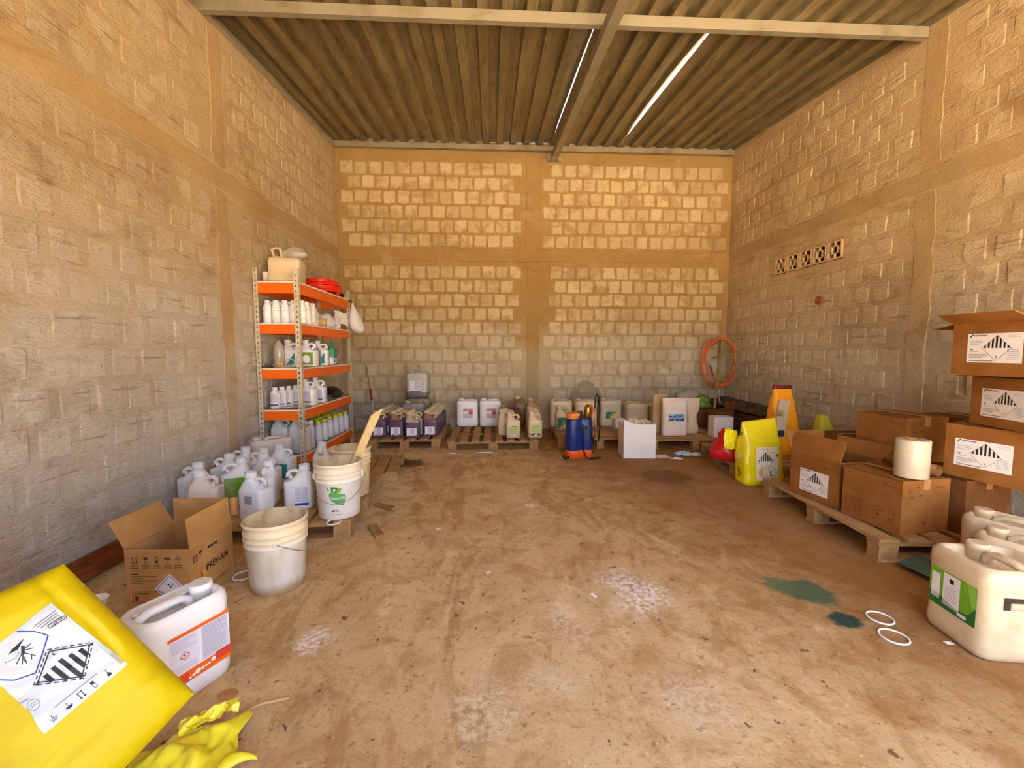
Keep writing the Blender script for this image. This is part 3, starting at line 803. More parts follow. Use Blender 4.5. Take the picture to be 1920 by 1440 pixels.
bag = m.build('yellow_sack', YEB); tag(bag, 'big bright yellow plastic sack with hazard label tilted against a white can', 'sack')
bag.data.materials[0] = YEB
# label: its corners lie at these (s, t) places of the sack and it follows the swelling
LCs = [V((.170, .162)), V((.636, .118)), V((.649, .563)), V((.248, .54))]
def lab_map(u, v, h):                                                # u, v in 0..1 over the label
    p = LCs[0] * (1 - u) * (1 - v) + LCs[1] * u * (1 - v) + LCs[2] * u * v + LCs[3] * (1 - u) * v
    return Pb(p.x, p.y, 1) + nb_ * (h * .7 + .0022)
d = Decal(lab_map, (.05, .05)); q = Decal(lab_map, (.05, .05)); tx = Decal(lambda x, y, h: lab_map(y, x, h))
d.poly([(0, 0), (1, 0), (1, 1), (.93, 1.0), (.74, .955), (0, 1)], 0, 0)
R4 = [V((.352, .424)), V((.587, .049)), V((.821, .395)), V((.547, .768))]; cc = sum(R4, V((0, 0))) / 4
for k in range(4):                                                   # dashed outer frame, solid inner frame
    a, b_ = R4[k], R4[(k + 1) % 4]
    for i in range(6): q.line(a.lerp(b_, i / 6), a.lerp(b_, i / 6 + .10), .012, 1, 2)
    a, b_ = cc + (a - cc) * .88, cc + (b_ - cc) * .88; q.line(a, b_, .013, 1, 2)
for k in range(-3, 4):                                               # stripes fill the half beside the lower corner
    c0 = (R4[1] + R4[3]) / 2 + (R4[3] - R4[1]) * k * .148; dirb = R4[2] - (R4[1] + R4[3]) / 2; ln = max(.06, .93 - abs(k) * .30); wv = (R4[3] - R4[1]) * .038
    st_ = -.22 + .07 * abs(k)
    q.poly([c0 - wv + dirb * st_, c0 + wv + dirb * st_, c0 + wv + dirb * ln, c0 - wv + dirb * ln], 1, 2)
tx.text('9', .40, .41, .05, 1, 2, bold=.02)
q.path([V((.016, .488)), V((.13, .36)), V((.243, .30)), V((.462, .671)), V((.38, .86)), V((.273, .961))], .014, 2, 2)
q.line((.167, .555), (.235, .62), .035, 1, 2)
for a in ((.20, .59, .20, .486), (.225, .60, .326, .545), (.23, .62, .31, .65), (.235, .62, .309, .70), (.22, .62, .27, .738), (.29, .565, .33, .60), (.27, .65, .33, .66), (.2, .6, .25, .50)): q.line(a[:2], a[2:], .010, 1, 2)
q.poly([(.116, .484), (.164, .62), (.150, .68), (.145, .729), (.125, .66)], 1, 2); q.path([(.164, .656), (.2, .63), (.215, .70), (.19, .80), (.17, .79)], .007, 3, 2)
for i in range(3): q.line((.095 + .026 * i, .03 + .01 * i), (.087 + .026 * i, .33 - .02 * i), .012, 3, 2)
q.path([(.165, .225), (.185, .008), (.223, .018), (.203, .230)], .007, 1, 2, True); tx.text('UN 3077', .030, .182, .036, 1, 3, width=.170, bold=.015)
q.line((.867, .277), (.858, .78), .009, 3, 2)
icons = Decal(lambda x, y, h: lab_map(y, x, h))
for kk, u, v in (('glass', .935, .20), ('thermo', .935, .377), ('up', .935, .53), ('umbrella', .935, .684), ('sun', .93, .85)): icons.icon(kk, v, u, .075, 1, 2)
q.path([(.70 + .055 * math.cos(a * PI / 8), .89 + .06 * math.sin(a * PI / 8)) for a in range(16)], .008, 3, 2, True)
for i in range(3): q.line((.68 + .018 * i, .85), (.68 + .018 * i, .93), .006, 3, 2)
q.line((.62, .88), (.60, .97), .01, 3, 2)
for s_ in (q, tx, icons):
    o = len(d.v); d.v += s_.v; d.f += [tuple(i + o for i in f) for f in s_.f]; d.mi += s_.mi; d.sm += s_.sm
lb = d.build('label', [plain('label_film', 'c3cac8', .3), INK, NAVY, INKG], bag)
# the white item the sack half hides at the edge of the picture, and the one behind it
t = thing('white_jug', 'white jug peeping out before the lower left of the yellow sack', 'jug', (-1.15, .79, 0), .5)
b, hd, c = jug_parts(.21, .16, .26, .405, .036); b.build('body', WH, t); hd.build('handle', WH, t); c.build('cap', WH, t)
t = thing('measuring_cup', 'small translucent white cup between yellow sack and wall timber', 'cup', (-1.80, 1.93, 0))
b = MB(); b.lathe([(.034, 0), (.036, .003), (.046, .13), (.049, .133), (.044, .131), (.033, .006), (.001, .005)], 18, cap1=False); b.build('body', WH, t)
# crumpled yellow film
o = crumple(.30, .24, .065, 4.4, 40, 32, .35, .004, 2.0, True).build('yellow_film', plain('yellow_film_scrap', 'f0df30', .35, dirt='d9c010', dscale=6, damt=.5), loc=(-.93, 1.235, 0), rot=(0, 0, .55)); solid(o, .001)
tag(o, 'crumpled offcut of yellow plastic film on the floor', 'plastic film')
o = crumple(.16, .06, .05, 7.4, 12, 8, .2, .006, 3.).build('edge', MATS['yellow_film_scrap'], o, (.06, .11, .03)); solid(o, .001)

# white can with the orange label
b, hd, c = can_parts(.30, .19, .345, .05, capx=1)
F = Decal(front(.30, -.0945)); S0 = -.075
F.rect(S0, .10, S0 + .205, .255, 0); F.rect(S0, .245, S0 + .205, .258, 1, 1); F.rect(S0, .07, S0 + .205, .112, 1, 1); F.rect(S0, .07, S0 + .06, .105, 2, 2); F.rect(S0 + .15, .085, S0 + .205, .118, 2, 2)
F.rect(S0 + .004, .115, S0 + .098, .243, 5, 1); F.rect(S0 + .106, .115, S0 + .2, .243, 3, 1)
F.bars(S0 + .008, .238, .085, 5, .009, .006, 3, 2); F.bars(S0 + .11, .240, .085, 12, .0098, .0045, 6, 2); F.bars(S0 + .008, .142, .085, 3, .008, .005, 3, 2)
F.path([(S0 + .05, .188), (S0 + .065, .172), (S0 + .05, .156), (S0 + .035, .172)], .003, 2, 2, True); F.line((S0 + .05, .179), (S0 + .05, .169), .004, 4, 2); F.line((S0 + .05, .166), (S0 + .05, .163), .004, 4, 2)
for i, (x, y, r) in enumerate(((.062, .078, .005), (.074, .081, .006), (.088, .086, .010), (.104, .086, .006), (.116, .087, .005), (.127, .088, .005), (.142, .095, .009))): F.ell(S0 + x, y + .004, r, r * .9, 0, 3, 8)
t = make_can('jerrycan', 'white jerrycan with orange and lavender label behind the tilted yellow sack', (-1.165, 1.545, 0), math.radians(63), WH, WH, (b, hd, c), [(F, [PAPER, ORL, REDO, LAV, INK, plain('label_pale', 'dcdce8', .6), INKL])])
m = MB(); m.box((0, .045, .335), (.22, .03, .008)); m.build('top_rib', WH, t)
m = MB(); m.lathe([(.034, .36)] + [(.036, .362)], 18, (.09, 0, 0)); 

# open carton PREV-AM
W_, D_c, H_ = .315, .315, .295
f1 = Decal(front(W_, -D_c / 2))
for i, k in enumerate(('up', 'glass', 'thermo', 'umbrella', 'sun')):
    x = -.108 + .052 * i; f1.icon(k, x, .245, .030, 0, 1)
    f1.rect(x - .018, .213, x + .018, .220, 1, 1); f1.rect(x - .020, .202, x + .020, .209, 1, 1)
f1.rect(-.135, .190, .13, .1915, 1, 1)
f1.rect(-.132, .170, -.094, .176, 0, 1)
for i, L in enumerate((.125, .055, .13, .055)): f1.rect(-.131, .160 - .011 * i, -.131 + L, .1645 - .011 * i, 1, 1)
f1.path([(-.128, .085), (.02, .085), (.02, .03), (-.128, .03)], .003, 0, 1, True); f1.rect(-.118, .072, -.05, .078, 0, 1); f1.rect(-.118, .04, -.10, .062, 0, 1)
cx, cz, r = .055, .10, .075
f1.poly([(cx - r, cz), (cx, cz - r), (cx + r, cz), (cx, cz + r)], 2, 1); f1.path([(cx - r * .85, cz), (cx, cz - r * .85), (cx + r * .85, cz), (cx, cz + r * .85)], .003, 3, 2, True)
f1.ell(cx - .008, cz + .02, .005, .005, 0, 2, 6); f1.ell(cx + .010, cz + .022, .005, .005, 0, 2, 6); f1.ell(cx + .002, cz + .010, .005, .005, 0, 2, 6); f1.text('8', cx, cz - .05, .02, 0, 2, center=True)
f2_ = Decal(plane((W_ / 2, 0, 0), (0, 1, 0), (0, 0, 1)))
f2_.text('PREV-AM', -.055, .135, .050, 0, 1, width=.165, bold=.018)
def cres(x, y, R, mi, a, b_):
    f2_.poly([(x + R * math.cos(t) * .62, y + R * math.sin(t)) for t in [PI * (.5 + i / 12) for i in range(13)]] + [(x - .0 + (R - a) * math.cos(t) * b_, y + (R) * math.sin(t) * .97) for t in [PI * (1.5 - i / 12) for i in range(13)]], mi, 1)
cres(-.072, .132, .038, 4, .005, .30); f2_.poly([(-.078 + .011 * math.cos(t), .133 + .026 * math.sin(t)) for t in [i * PI / 6 for i in range(12)]], 5, 1)
f2_.icon('up', -.128, .235, .034, 1, 1); f2_.icon('glass', -.092, .243, .030, 0, 1)
f2_.ell(-.032, .250, .007, .009, 0, 1, 8); f2_.rect(-.022, .244, .000, .256, 0, 1); f2_.rect(.004, .244, .034, .256, 0, 1); f2_.rect(-.018, .236, .03, .238, 1, 1)
f2_.rect(-.03, .055, .12, .058, 1, 1); f2_.rect(-.03, .045, .12, .048, 1, 1)
cb = carton('cardboard_box', 'open empty cardboard box printed PREV-AM with raised flaps', (-1.612, 2.215, 0), math.radians(-2), W_, D_c, H_, CARD, {'l': (.50, .15), 'r': (-.10, .15), 'b': (-.05, .15), 'f': (-2.3, .13)}, [(f1, [BRINK, plain('carton_ink_light', '7d5528', .8), PAPER, NAVY]), (f2_, [plain('carton_ink_dark', '3a1410', .8), BRINK, PAPER, NAVY, plain('logo_red_orange', 'd8501a', .7), plain('logo_amber', 'e0a040', .7)])], closed=False)
m = MB(); pr = [(.02 * math.cos(a), .02 * math.sin(a)) for a in [i * .45 for i in range(9)]]
vs = []
for z in (.33, .43): vs += [(.165 + x, .175 + y, z + .01 * noise.noise(V((x * 90, z, 0)))) for x, y in pr]
m.add(vs, [(i, i + 1, i + 10, i + 9) for i in range(8)]); o = m.build('torn_tape', TAPE, cb); solid(o, .001)

# timber along the left wall
t = thing('timber_plank', 'reddish timber plank lying along the base of the left wall', 'plank', (XL + .075, 2.25, 0))
m = MB(); m.box((0, 0, .045), (.11, 1.0, .05)); m.box((-.03, 0, .085), (.045, 1.0, .035)); m.build('plank', WDR, t)

def bucket_parts(r0=.132, r1=.152, h=.37):
    b = MB(); q = lambda z: r0 + (r1 - r0) * z / h
    pf = [(r0 - .006, 0), (r0, .006)]
    for z in (h - .115, h - .085, h - .055, h - .006): pf += [(q(z) - .0, z - .012), (q(z) + .007, z - .006), (q(z) + .007, z), (q(z), z + .004)]
    pf += [(q(h), h), (q(h) - .005, h), (r0 - .005, .02), (.002, .018)]
    b.lathe(pf, 40, cap1=False, mis=[0] * (len(pf) - 3) + [1, 1])
    ear = [MB(), MB()]
    for e, sx in zip(ear, (-1, 1)):
        e.box((sx * (q(h - .09) + .007), 0, h - .092), (.010, .034, .045)); e.lathe([(.007, 0), (.007, .008), (.003, .010)], 8, M=Matrix.Translation((sx * (q(h - .09) + .012), 0, h - .095)) @ Matrix.Rotation(sx * PI / 2, 4, 'Y'))
    return b, ear, q
def make_bucket(label, loc, rz, mats, sag=1., dec=None, drop=.13):
    t = thing('plastic_bucket', label, 'bucket', loc, rz); b, ear, q = bucket_parts(); b.build('body', mats, t)
    for e in ear: e.build('ear', mats[0], t)
    m = MB(); R = q(.28) + .022
    m.tube([(R * math.cos(a) * 1.0, -sag * R * math.sin(a) * 1.03, .278 - drop * math.sin(a)) for a in [PI * i / 24 for i in range(25)]], .0022, 6); m.build('wire_handle', WIRE, t)
    for dd, mm in (dec or []): dd.build('label', mm, t)
    return t
def bucket_mat(name, base, dirt, rim, foot):
    n = NT(name); n.set(.45); co = n.obj(); z = n.sep(co)[2]; a = n.noise(co, 7, 5, .65); a2 = n.noise(co, 3, 5, .6, .3, (3, 3, .8))
    k = n.mix(n.ramp(a2, .48, .70, 0, .55), base, dirt)
    zz = n.math('ADD', z, n.math('MULTIPLY', n.math('SUBTRACT', a, .5), .10))
    k = n.mix(n.ramp(zz, .235, .285, 0, rim), k, 'e0cd9c')            # yellowed rings of dried product
    k = n.mix(n.ramp(zz, .015, .075, foot, 0), k, 'b08a56')           # soil splashed on the foot
    n.col(k); return n.m
BK1 = bucket_mat('bucket_white', 'e6e4da', 'c9b68e', .75, .85); BKI = plain('bucket_inside', 'dccba0', .6, dirt='a8824c', dscale=9, damt=.9)
BKY = plain('bucket_yellowed', 'e2d4ac', .45, dirt='b89a62', dscale=5, damt=.6)
make_bucket('white bucket with dried yellow residue standing before the PREV-AM carton', (-1.155, 2.26, 0), math.radians(-62), (BK1, BKI), -1, None, .11)
q0 = lambda v: .132 + .02 * v / .37
d = Decal(lambda u, v, h: V(((q0(v) + h + .001) * math.sin(u / .142), -(q0(v) + h + .001) * math.cos(u / .142), v)), (.012, 0))
leaf = [(-.052, .178), (-.040, .192), (0, .186), (.048, .172), (.056, .158), (.050, .125), (.040, .098), (.005, .108), (-.030, .128), (-.048, .150)]
d.poly(leaf, 1, 1)
d.poly([(-.042, .222), (-.034, .230), (0, .226), (.030, .214), (.022, .198), (.010, .186), (-.018, .188), (-.034, .198)], 0, 1)
d.poly([(-.066, .236), (-.058, .226), (-.050, .205), (-.052, .196), (-.062, .212)], 1, 1)
for a in range(4): d.ell(-.016 + .013 * math.cos(a * PI / 2 + .6), .208 + .013 * math.sin(a * PI / 2 + .6), .009, .008, 2, 2, 8)
d.poly([(-.016 + (.012 if i % 2 else .005) * math.cos(i * PI / 4), .208 + (.012 if i % 2 else .005) * math.sin(i * PI / 4)) for i in range(8)], 3, 3)
d.text('Concorde', -.050, .146, .022, 3, 2, width=.098, bold=.02)
d.text('ICL', -.020, .060, .020, 4, 1, width=.032, bold=.01); d.poly([(-.038, .060), (-.024, .060), (-.031, .076)], 4, 1); d.rect(-.05, .040, .03, .044, 5, 1, 6)
make_bucket('white bucket with green leaf logo reading Concorde on pallet edge', (-1.045, 2.895, .139), math.radians(14), (bucket_mat('bucket_clean', 'ecebe9', 'd9d2c4', .6, .2), BKI), 1, [(d, [GRN, GRNM, GRND, PAPER, INK, INKL])], .155)
make_bucket('yellowed bucket standing behind the bucket with the leaf logo', (-1.10, 3.30, .139), math.radians(40), (BKY, BKI), -1)
# paddle
m = MB(); p0, p1 = V((-1.03, 2.93, .30)), V((-.845, 3.20, .83)); dv = (p1 - p0).normalized(); sd = dv.cross(V((.6, -.8, 0))).normalized(); nn = dv.cross(sd)
rings = []
for t, hw in ((0, .026), (.5, .028), (.87, .031), (1, .004)):
    c = p0 + (p1 - p0) * t + sd * (.026 if t > .95 else 0); rings.append([c + sd * hw + nn * .008, c - sd * hw + nn * .008, c - sd * hw - nn * .008, c + sd * hw - nn * .008])
m.loft(rings, sm=False); tag(m.build('wooden_paddle', WDL), 'pale wooden stirring paddle standing in the buckets', 'paddle')

# the left pallet with washed-out jugs
lp = pallet('worn wooden pallet under the white jugs along the left wall', (-2.17, 2.68, 0), math.radians(4.5), 1.24, 1.16, .135, 'y', 9, .115)
pp = thing('wooden_pallet', 'broken low pallet end sticking out behind the two buckets', 'pallet', (-1.30, 4.00, 0), math.radians(6))
for i in range(3): board(pp, 'deck_board', WDY, (.07 + .135 * i, .35, .085), (.12, .70, .02), 0, .008)
for y in (.06, .62): board(pp, 'bottom_board', WD, (.2, y, .04), (.40, .09, .068), 0, .006)
for i, (x, y, a) in enumerate(((-.80, 2.9, .5), (-.86, 3.35, .9))):
    o = board(None, 'wood_splinter', WDY, (x, y, .012), (.06, .22, .012), a, .01); tag(o, ('splintered board piece lying right of the bucket pallet', 'broken wood piece lying beside the yellowed bucket')[i], 'wood')
JW = plain('jug_white', 'e4e6e6', .42, dirt='c2c6c6', dscale=6, damt=.35)
def jl(kind):
    if kind is None: return None
    F = Decal(front(.185, -.0676))
    if kind == 'grey': F.rect(-.03, .11, .03, .165, 0); F.bars(-.028, .163, .055, 7, .0075, .005, 1, 1); mats = [plain('label_dull', 'c3c6ce', .6), INKG]
    if kind == 'blue': F.rect(-.015, .02, .075, .165, 0); F.rect(-.012, .055, .028, .16, 1, 1); F.rect(.032, .055, .072, .16, 1, 1); F.rect(-.015, .03, .075, .048, 2, 1); mats = [PAPER, LAV, NAVY]
    if kind == 'green': F.rect(-.07, .01, .07, .175, 0); F.rect(-.07, .01, .0, .175, 1, 1); F.bars(-.065, .16, .06, 8, .016, .004, 2, 2); mats = [GRN, plain('label_green_dull', '7fa04a', .5), plain('label_pale_green', 'b8cc8a', .5)]
    if kind == 'teal': F.rect(-.075, .03, .075, .16, 0); F.rect(.0, .03, .075, .155, 1, 1); mats = [plain('label_mint', 'b8d8cc', .5), TEAL]
    if kind == 'red': F.rect(-.02, .02, .075, .16, 0); mats = [plain('label_brick', '9c5038', .55)]
    return [(F, mats)]
RUSTJ = plain('jug_rusty', 'e3d9cf', .45, dirt='b4602c', dscale=7, damt=1.)
JUGS = [('white jug nearest the wall with its handle to the wall, behind PREV-AM carton', -2.165, 3.13, 170, None, 0, 1.),
        ('white jug stained with rust-coloured spill, standing behind the PREV-AM carton', -1.93, 2.895, 5, None, 1, 1.),
        ('white jug second along the wall behind the wall-side front jug', -2.10, 3.385, 178, None, 0, 1.),
        ('white jug with bright green label in the middle of the jugs', -1.93, 3.235, 205, 'green', 0, 1.),
        ('white jug third along the wall, just before the lying can', -2.11, 3.63, 175, None, 0, 1.),
        ('white jug behind the green-labelled jug, handle to the left', -1.925, 3.56, 170, None, 0, 1.),
        ('white jug with brick-red label panel in the jug cluster', -1.77, 3.375, -18, 'red', 0, 1.),
        ('slim white jug with its handle facing the door, centre of the cluster', -1.645, 3.125, -80, None, 0, 1.),
        ('white jug with small grey printed panel at the front of the cluster', -1.575, 2.85, -14, 'grey', 0, 1.),
        ('white jug with navy-striped lavender label beside the leaf-logo bucket', -1.375, 3.035, 190, 'blue', 0, 1.),
        ('white jug with wide teal label below the near shelf post', -1.80, 3.70, -8, 'teal', 0, 1.),
        ('white jug with teal label squeezed behind the two buckets', -1.50, 3.76, -75, 'teal', 0, 1.)]
for lab, x, y, a, kind, rust, s in JUGS:
    par = jug_parts(.185, .135, .185, .308, .035, cap=False)
    dec = jl(kind)
    if dec and kind in ('green', 'blue'):                              # seen from the back of the neck side: print on the other face
        for F, mm in dec: F.v = [(-vx, -vy, vz) for vx, vy, vz in F.v]
    z = .139 if y < 3.80 else 0
    make_jug('plastic_jug', lab, (x, y, z), math.radians(a), RUSTJ if rust else JW, WH if rust else JW, par, dec, 'white jugs on the left pallet')
b, hd, c = can_parts(.36, .20, .27, .05)
make_can('jerrycan', 'dusty off-white can with brown-stained top against the wall before the shelving', (-2.10, 4.07, .17), math.radians(42), plain('can_stained', 'd6cdc2', .5, dirt='a8825c', dscale=4, damt=.7), WHD, (b, hd, c))
o = board(None, 'wooden_block', WD, (-2.10, 4.07, .083), (.28, .17, .165), .73); tag(o, 'wooden block stand under the stained can by the shelving', 'block')
# ------------------------------------------------------------------ steel shelving against the left wall
SX0, SX1, SY0, SY1 = -2.300, -1.875, 4.28, 5.80
LV = [.215, .672, 1.088, 1.532, 1.935]
sh = thing('shelving_rack', 'bolted cream steel shelving rack with orange beams against the left wall', 'shelf', (0, 0, 0))
def upright(x, y, sx, sy):
    m = MB(); H = 2.06; w_ = .042; th = .003; pitch = .05; sl_ = .024; sw = .012
    for ax in (0, 1):
        def bx(u0, u1, z0, z1):
            if ax == 0: m.box((x + sx * (u0 + u1) / 2, y, (z0 + z1) / 2), (u1 - u0, th, z1 - z0))
            else: m.box((x, y + sy * (u0 + u1) / 2, (z0 + z1) / 2), (th, u1 - u0, z1 - z0))
        bx(0, w_ / 2 - sw / 2, 0, H); bx(w_ / 2 + sw / 2, w_, 0, H)
        z = 0.
        while z < H: bx(w_ / 2 - sw / 2, w_ / 2 + sw / 2, z, min(z + pitch - sl_, H)); z += pitch
    return m.build('upright', UPR, sh)
upright(SX0, SY0, 1, 1); upright(SX1, SY0, -1, 1); upright(SX0, SY1, 1, -1); upright(SX1, SY1, -1, -1)
for z in LV:
    bh = .098 if z > 1.9 else .088
    zc = z - .018 - bh / 2
    for y, s in ((SY0 + .006, 1), (SY1 - .006, -1)):
        m = MB(); m.box((0, 0, 0), (SX1 - SX0 - .082, .003, bh)); m.box((0, s * .016, bh / 2 - .0015), (SX1 - SX0 - .082, .03, .003)); m.box((0, s * .016, -bh / 2 + .0015), (SX1 - SX0 - .082, .03, .003)); m.build('end_beam', ORANGE, sh, ((SX0 + SX1) / 2, y, zc))
    for x, s in ((SX0 + .006, 1), (SX1 - .006, -1)):
        m = MB(); m.box((0, 0, 0), (.003, SY1 - SY0 - .082, bh)); m.box((s * .016, 0, bh / 2 - .0015), (.03, SY1 - SY0 - .082, .003)); m.box((s * .016, 0, -bh / 2 + .0015), (.03, SY1 - SY0 - .082, .003)); m.build('side_beam', ORANGE, sh, (x, (SY0 + SY1) / 2, zc))
    m = MB(); m.box((0, 0, 0), (SX1 - SX0 - .012, SY1 - SY0 - .012, .016)); o = m.build('shelf_board', MDF, sh, ((SX0 + SX1) / 2, (SY0 + SY1) / 2, z - .008))
    m = MB(); m.box((0, -(SY1 - SY0) / 2 + .0035, 0), (SX1 - SX0 - .09, .003, .015)); m.box(((SX1 - SX0) / 2 - .0035, 0, 0), (.003, SY1 - SY0 - .09, .015)); m.build('board_edge', MDFE, o)
ORD = ['first', 'second', 'third', 'fourth', 'fifth', 'sixth', 'seventh', 'eighth', 'ninth', 'tenth']
# top shelf
z = LV[4] + .0015
b, hd, c = can_parts(.30, .24, .25, .03)
t = make_can('plastic_can', 'cream plastic can lying with its handle up on the top shelf', (-2.06, 4.47, z), math.radians(8), CR, CR, (b, hd, c))
m = MB(); m.tube([(-.10, -.03, .24), (-.125, -.03, .33), (-.085, -.03, .345), (-.045, -.03, .335), (-.03, -.03, .24)], .014, 8, upv=(0, 1, 0)); m.build('carry_loop', CR, t)
t = thing('plastic_cup', 'pale pink cup standing in the near corner of the top shelf', 'cup', (-2.232, 4.42, z)); b = MB(); b.lathe([(.040, 0), (.047, .10), (.048, .103), (.043, .10), (.036, .006), (.001, .005)], 18, cap1=False); b.build('body', PINKW, t)
o = clump(.26, .2, .12, 2.2).build('plastic_bag', CLEARP, loc=(-2.0, 4.50, z + .252)); tag(o, 'clear crumpled plastic bag lying on the cream can on the top shelf', 'bag')
t = thing('hose_coil', 'coil of bright red hose on the far end of the top shelf', 'hose', (-2.06, 5.35, z)); m = MB()
pts = []
for i in range(6 * 36 + 1):
    a = i / 36 * 2 * PI; k = i / 36; R = .215 - .012 * abs(k - 2.2); pts.append((R * math.cos(a), R * 1.15 * math.sin(a), .016 + .026 * k + .004 * math.sin(a * 1.3)))
m.tube(pts, .0145, 8); m.build('hose', HOSER, t); m = MB(); m.lathe([(.02, 0), (.02, .05), (.012, .055), (.012, .08)], 12, M=Matrix.Translation((.13, .30, .02)) @ Matrix.Rotation(1.3, 4, 'X')); m.build('fitting', BLK, t)
o = clump(.16, .12, .09, 8.1).build('glove', BLKF, loc=(-1.985, 5.655, z)); tag(o, 'black rubber glove bundled on the far corner of the top shelf', 'glove')
# hanging white bag
m = MB(); rings = []
for k in range(14):
    q = k / 13; wd = .02 + .15 * (math.sin(min(1, q * 1.12) * PI * .62)) ** 1.4; wd = wd if q < .9 else wd * (1 - (q - .9) * 6); dd = wd * .7
    rings.append([V((wd * .5 * math.cos(2 * PI * j / 18) + .03 * q + .05 * q * q + .006 * noise.noise(V((j * .7, q * 5, 1))), dd * math.sin(2 * PI * j / 18) * (1 + .25 * noise.noise(V((j * .5, q * 4, 3)))), .40 * (1 - q))) for j in range(18)])
m.loft(rings); o = m.build('carrier_bag', FILM, loc=(SX1 + .055, SY1 - .06, 1.49)); tag(o, 'white plastic carrier bag hanging from the far post of the rack', 'bag')
m = MB(); m.tube([(.0, 0, .38), (-.02, 0, .42), (-.05, .0, .43)], .012, 8); m.build('knot', BLKF, o)
# second shelf from the top: white bottles
z = LV[3] + .0015; BP = bottle_parts(.041, .225, .026)
F = Decal(cyl(.041)); F.rect(-.036, .145, .036, .149, 0, 0, 8); F.rect(-.036, .122, .036, .1245, 0, 0, 8); F.rect(-.02, .05, .03, .053, 1, 0, 6); F.rect(-.02, .035, .03, .038, 1, 0, 6)
b0 = None
for i in range(5):
    for j in range(2):
        lab = 'white bottle, %s from the left in the %s row on the second shelf' % (ORD[i], 'front' if j == 0 else 'rear'); loc = (-2.222 + .0845 * i, 4.375 + .10 * j + rnd.uniform(-.006, .006), z)
        if b0 is None: b0 = make_bottle('bottle', lab, loc, .1, WH, WH, BP, [(F, [INKG, INKL])], 'white bottles on the second shelf')
        else: dup(b0, lab, loc, rnd.uniform(-.5, .5))
t = thing('measuring_beaker', 'dark green cup near the post on the second shelf', 'cup', (-1.955, 4.60, z)); b = MB(); b.lathe([(.04, 0), (.045, .085), (.041, .085), (.036, .005), (.001, .004)], 16, cap1=False); b.build('body', TEALP, t)
make_bottle('bottle', 'tall pale slim bottle beside the dark green cup on the second shelf', (-1.945, 4.76, z), 0, WHD, WHD, bottle_parts(.042, .24, .036), None)
t = thing('measuring_beaker', 'beige see-through beaker at the front edge of the second shelf', 'cup', (-1.93, 4.99, z)); b = MB(); b.lathe([(.045, 0), (.056, .095), (.052, .095), (.041, .005), (.001, .004)], 18, cap1=False); b.build('body', BEIGEP, t)
for (lab, x, y, w_, d_, h_, sd, mt) in (('white plastic bag heaped behind the slim bottle on the second shelf', -2.08, 4.95, .26, .34, .24, 3.3, FILM), ('white printed bag slumped over the edge of the second shelf', -1.99, 5.24, .20, .26, .17, 5.1, FILM), ('off-white crumpled bag at the far end of the second shelf', -2.0, 5.50, .2, .24, .15, 6.6, PAPW)):
    o = clump(w_, d_, h_, sd).build('plastic_bag', mt, loc=(x, y, z)); tag(o, lab, 'bag')
o = crumple(.2, .17, .02, 9.2).build('paper_sheet', PAPW, loc=(-1.945, 5.66, z + .15), rot=(1.2, .3, .9)); solid(o); tag(o, 'white paper sheet sticking up by the far post on the second shelf', 'paper')
# middle shelf
z = LV[2] + .0015
t = thing('pet_bottle', 'upside-down clear bottle funnel on the middle shelf', 'bottle', (-2.14, 4.40, z)); b = MB(); b.lathe([(.045, 0), (.047, .045), (.050, .05), (.052, .16), (.05, .2), (.03, .25), (.012, .275)], 18, cap1=True, mis=[1, 1, 0, 0, 0, 0]); b.build('body', [CLEARB, BEIGEP], t)
def teal_label():
    F = Decal(front(.17, -.0626)); F.rect(-.07, .02, .07, .15, 0); F.poly([(-.03, .025), (.055, .025), (.055, .15)], 1, 1); return [(F, [PAPER, TEAL])]
JP = lambda: jug_parts(.17, .125, .165, .285, .027)
jt = make_jug('plastic_jug', 'white jug with teal triangle label behind the clear bottle on the middle shelf', (-2.10, 4.58, z), .05, WH, WH, JP(), teal_label(), 'teal triangle jugs on the middle shelf')
dup(jt, 'white jug with teal triangle label beside the green bag on the middle shelf', (-1.985, 5.06, z), .12)
dup(jt, 'white jug at the back of the middle shelf, its handle above the front teal jug', (-2.14, 5.21, z), 2.9)
F = Decal(front(.17, -.0626)); F.rect(-.07, .02, .07, .155, 0); F.ell(.0, .08, .042, .042, 1, 1, 18)
make_jug('plastic_jug', 'white jug with olive green label right behind the near post', (-1.972, 4.705, z), -.05, WH, WH, JP(), [(F, [plain('label_olive', '7a9a3a', .5), PAPER])])
make_jug('plastic_jug', 'white jug with dark indigo label at the wall side of the middle shelf', (-2.185, 4.80, z), .1, WH, WH, JP(), [((lambda D_: D_.rect(-.07, .03, .07, .12, 0))(Decal(front(.17, -.0626))), [INDIGO])])
t = thing('plastic_tool', 'grey angled plastic handle leaning on the middle shelf jugs', 'tool', (-1.935, 4.90, z)); m = MB(); m.tube([(0, 0, .012), (0, 0, .17), (-.02, -.05, .21), (-.03, -.14, .26)], .014, 8, flat=.6); m.build('handle', GRYP, t)
o = clump(.10, .15, .26, 1.3, .25).build('green_bag', GRNB, loc=(-1.985, 5.40, z)); tag(o, 'translucent green bag standing at the far end of the middle shelf', 'bag')
t = thing('plastic_mug', 'small white mug with open handle beside the teal jug', 'cup', (-1.925, 5.20, z)); b = MB(); b.lathe([(.03, 0), (.034, .09), (.031, .09), (.027, .005), (.001, .004)], 14, cap1=False); b.build('body', WH, t); m = MB(); m.tube([(.03, 0, .08), (.06, 0, .07), (.058, 0, .03), (.028, 0, .015)], .006, 6, upv=(0, 1, 0)); m.build('handle', WH, t)
o = crumple(.15, .2, .07, 3.9).build('foil_pouch', FOIL, loc=(-2.215, 4.42, z)); solid(o); tag(o, 'torn silver foil pouch in the near corner of the middle shelf', 'pouch')
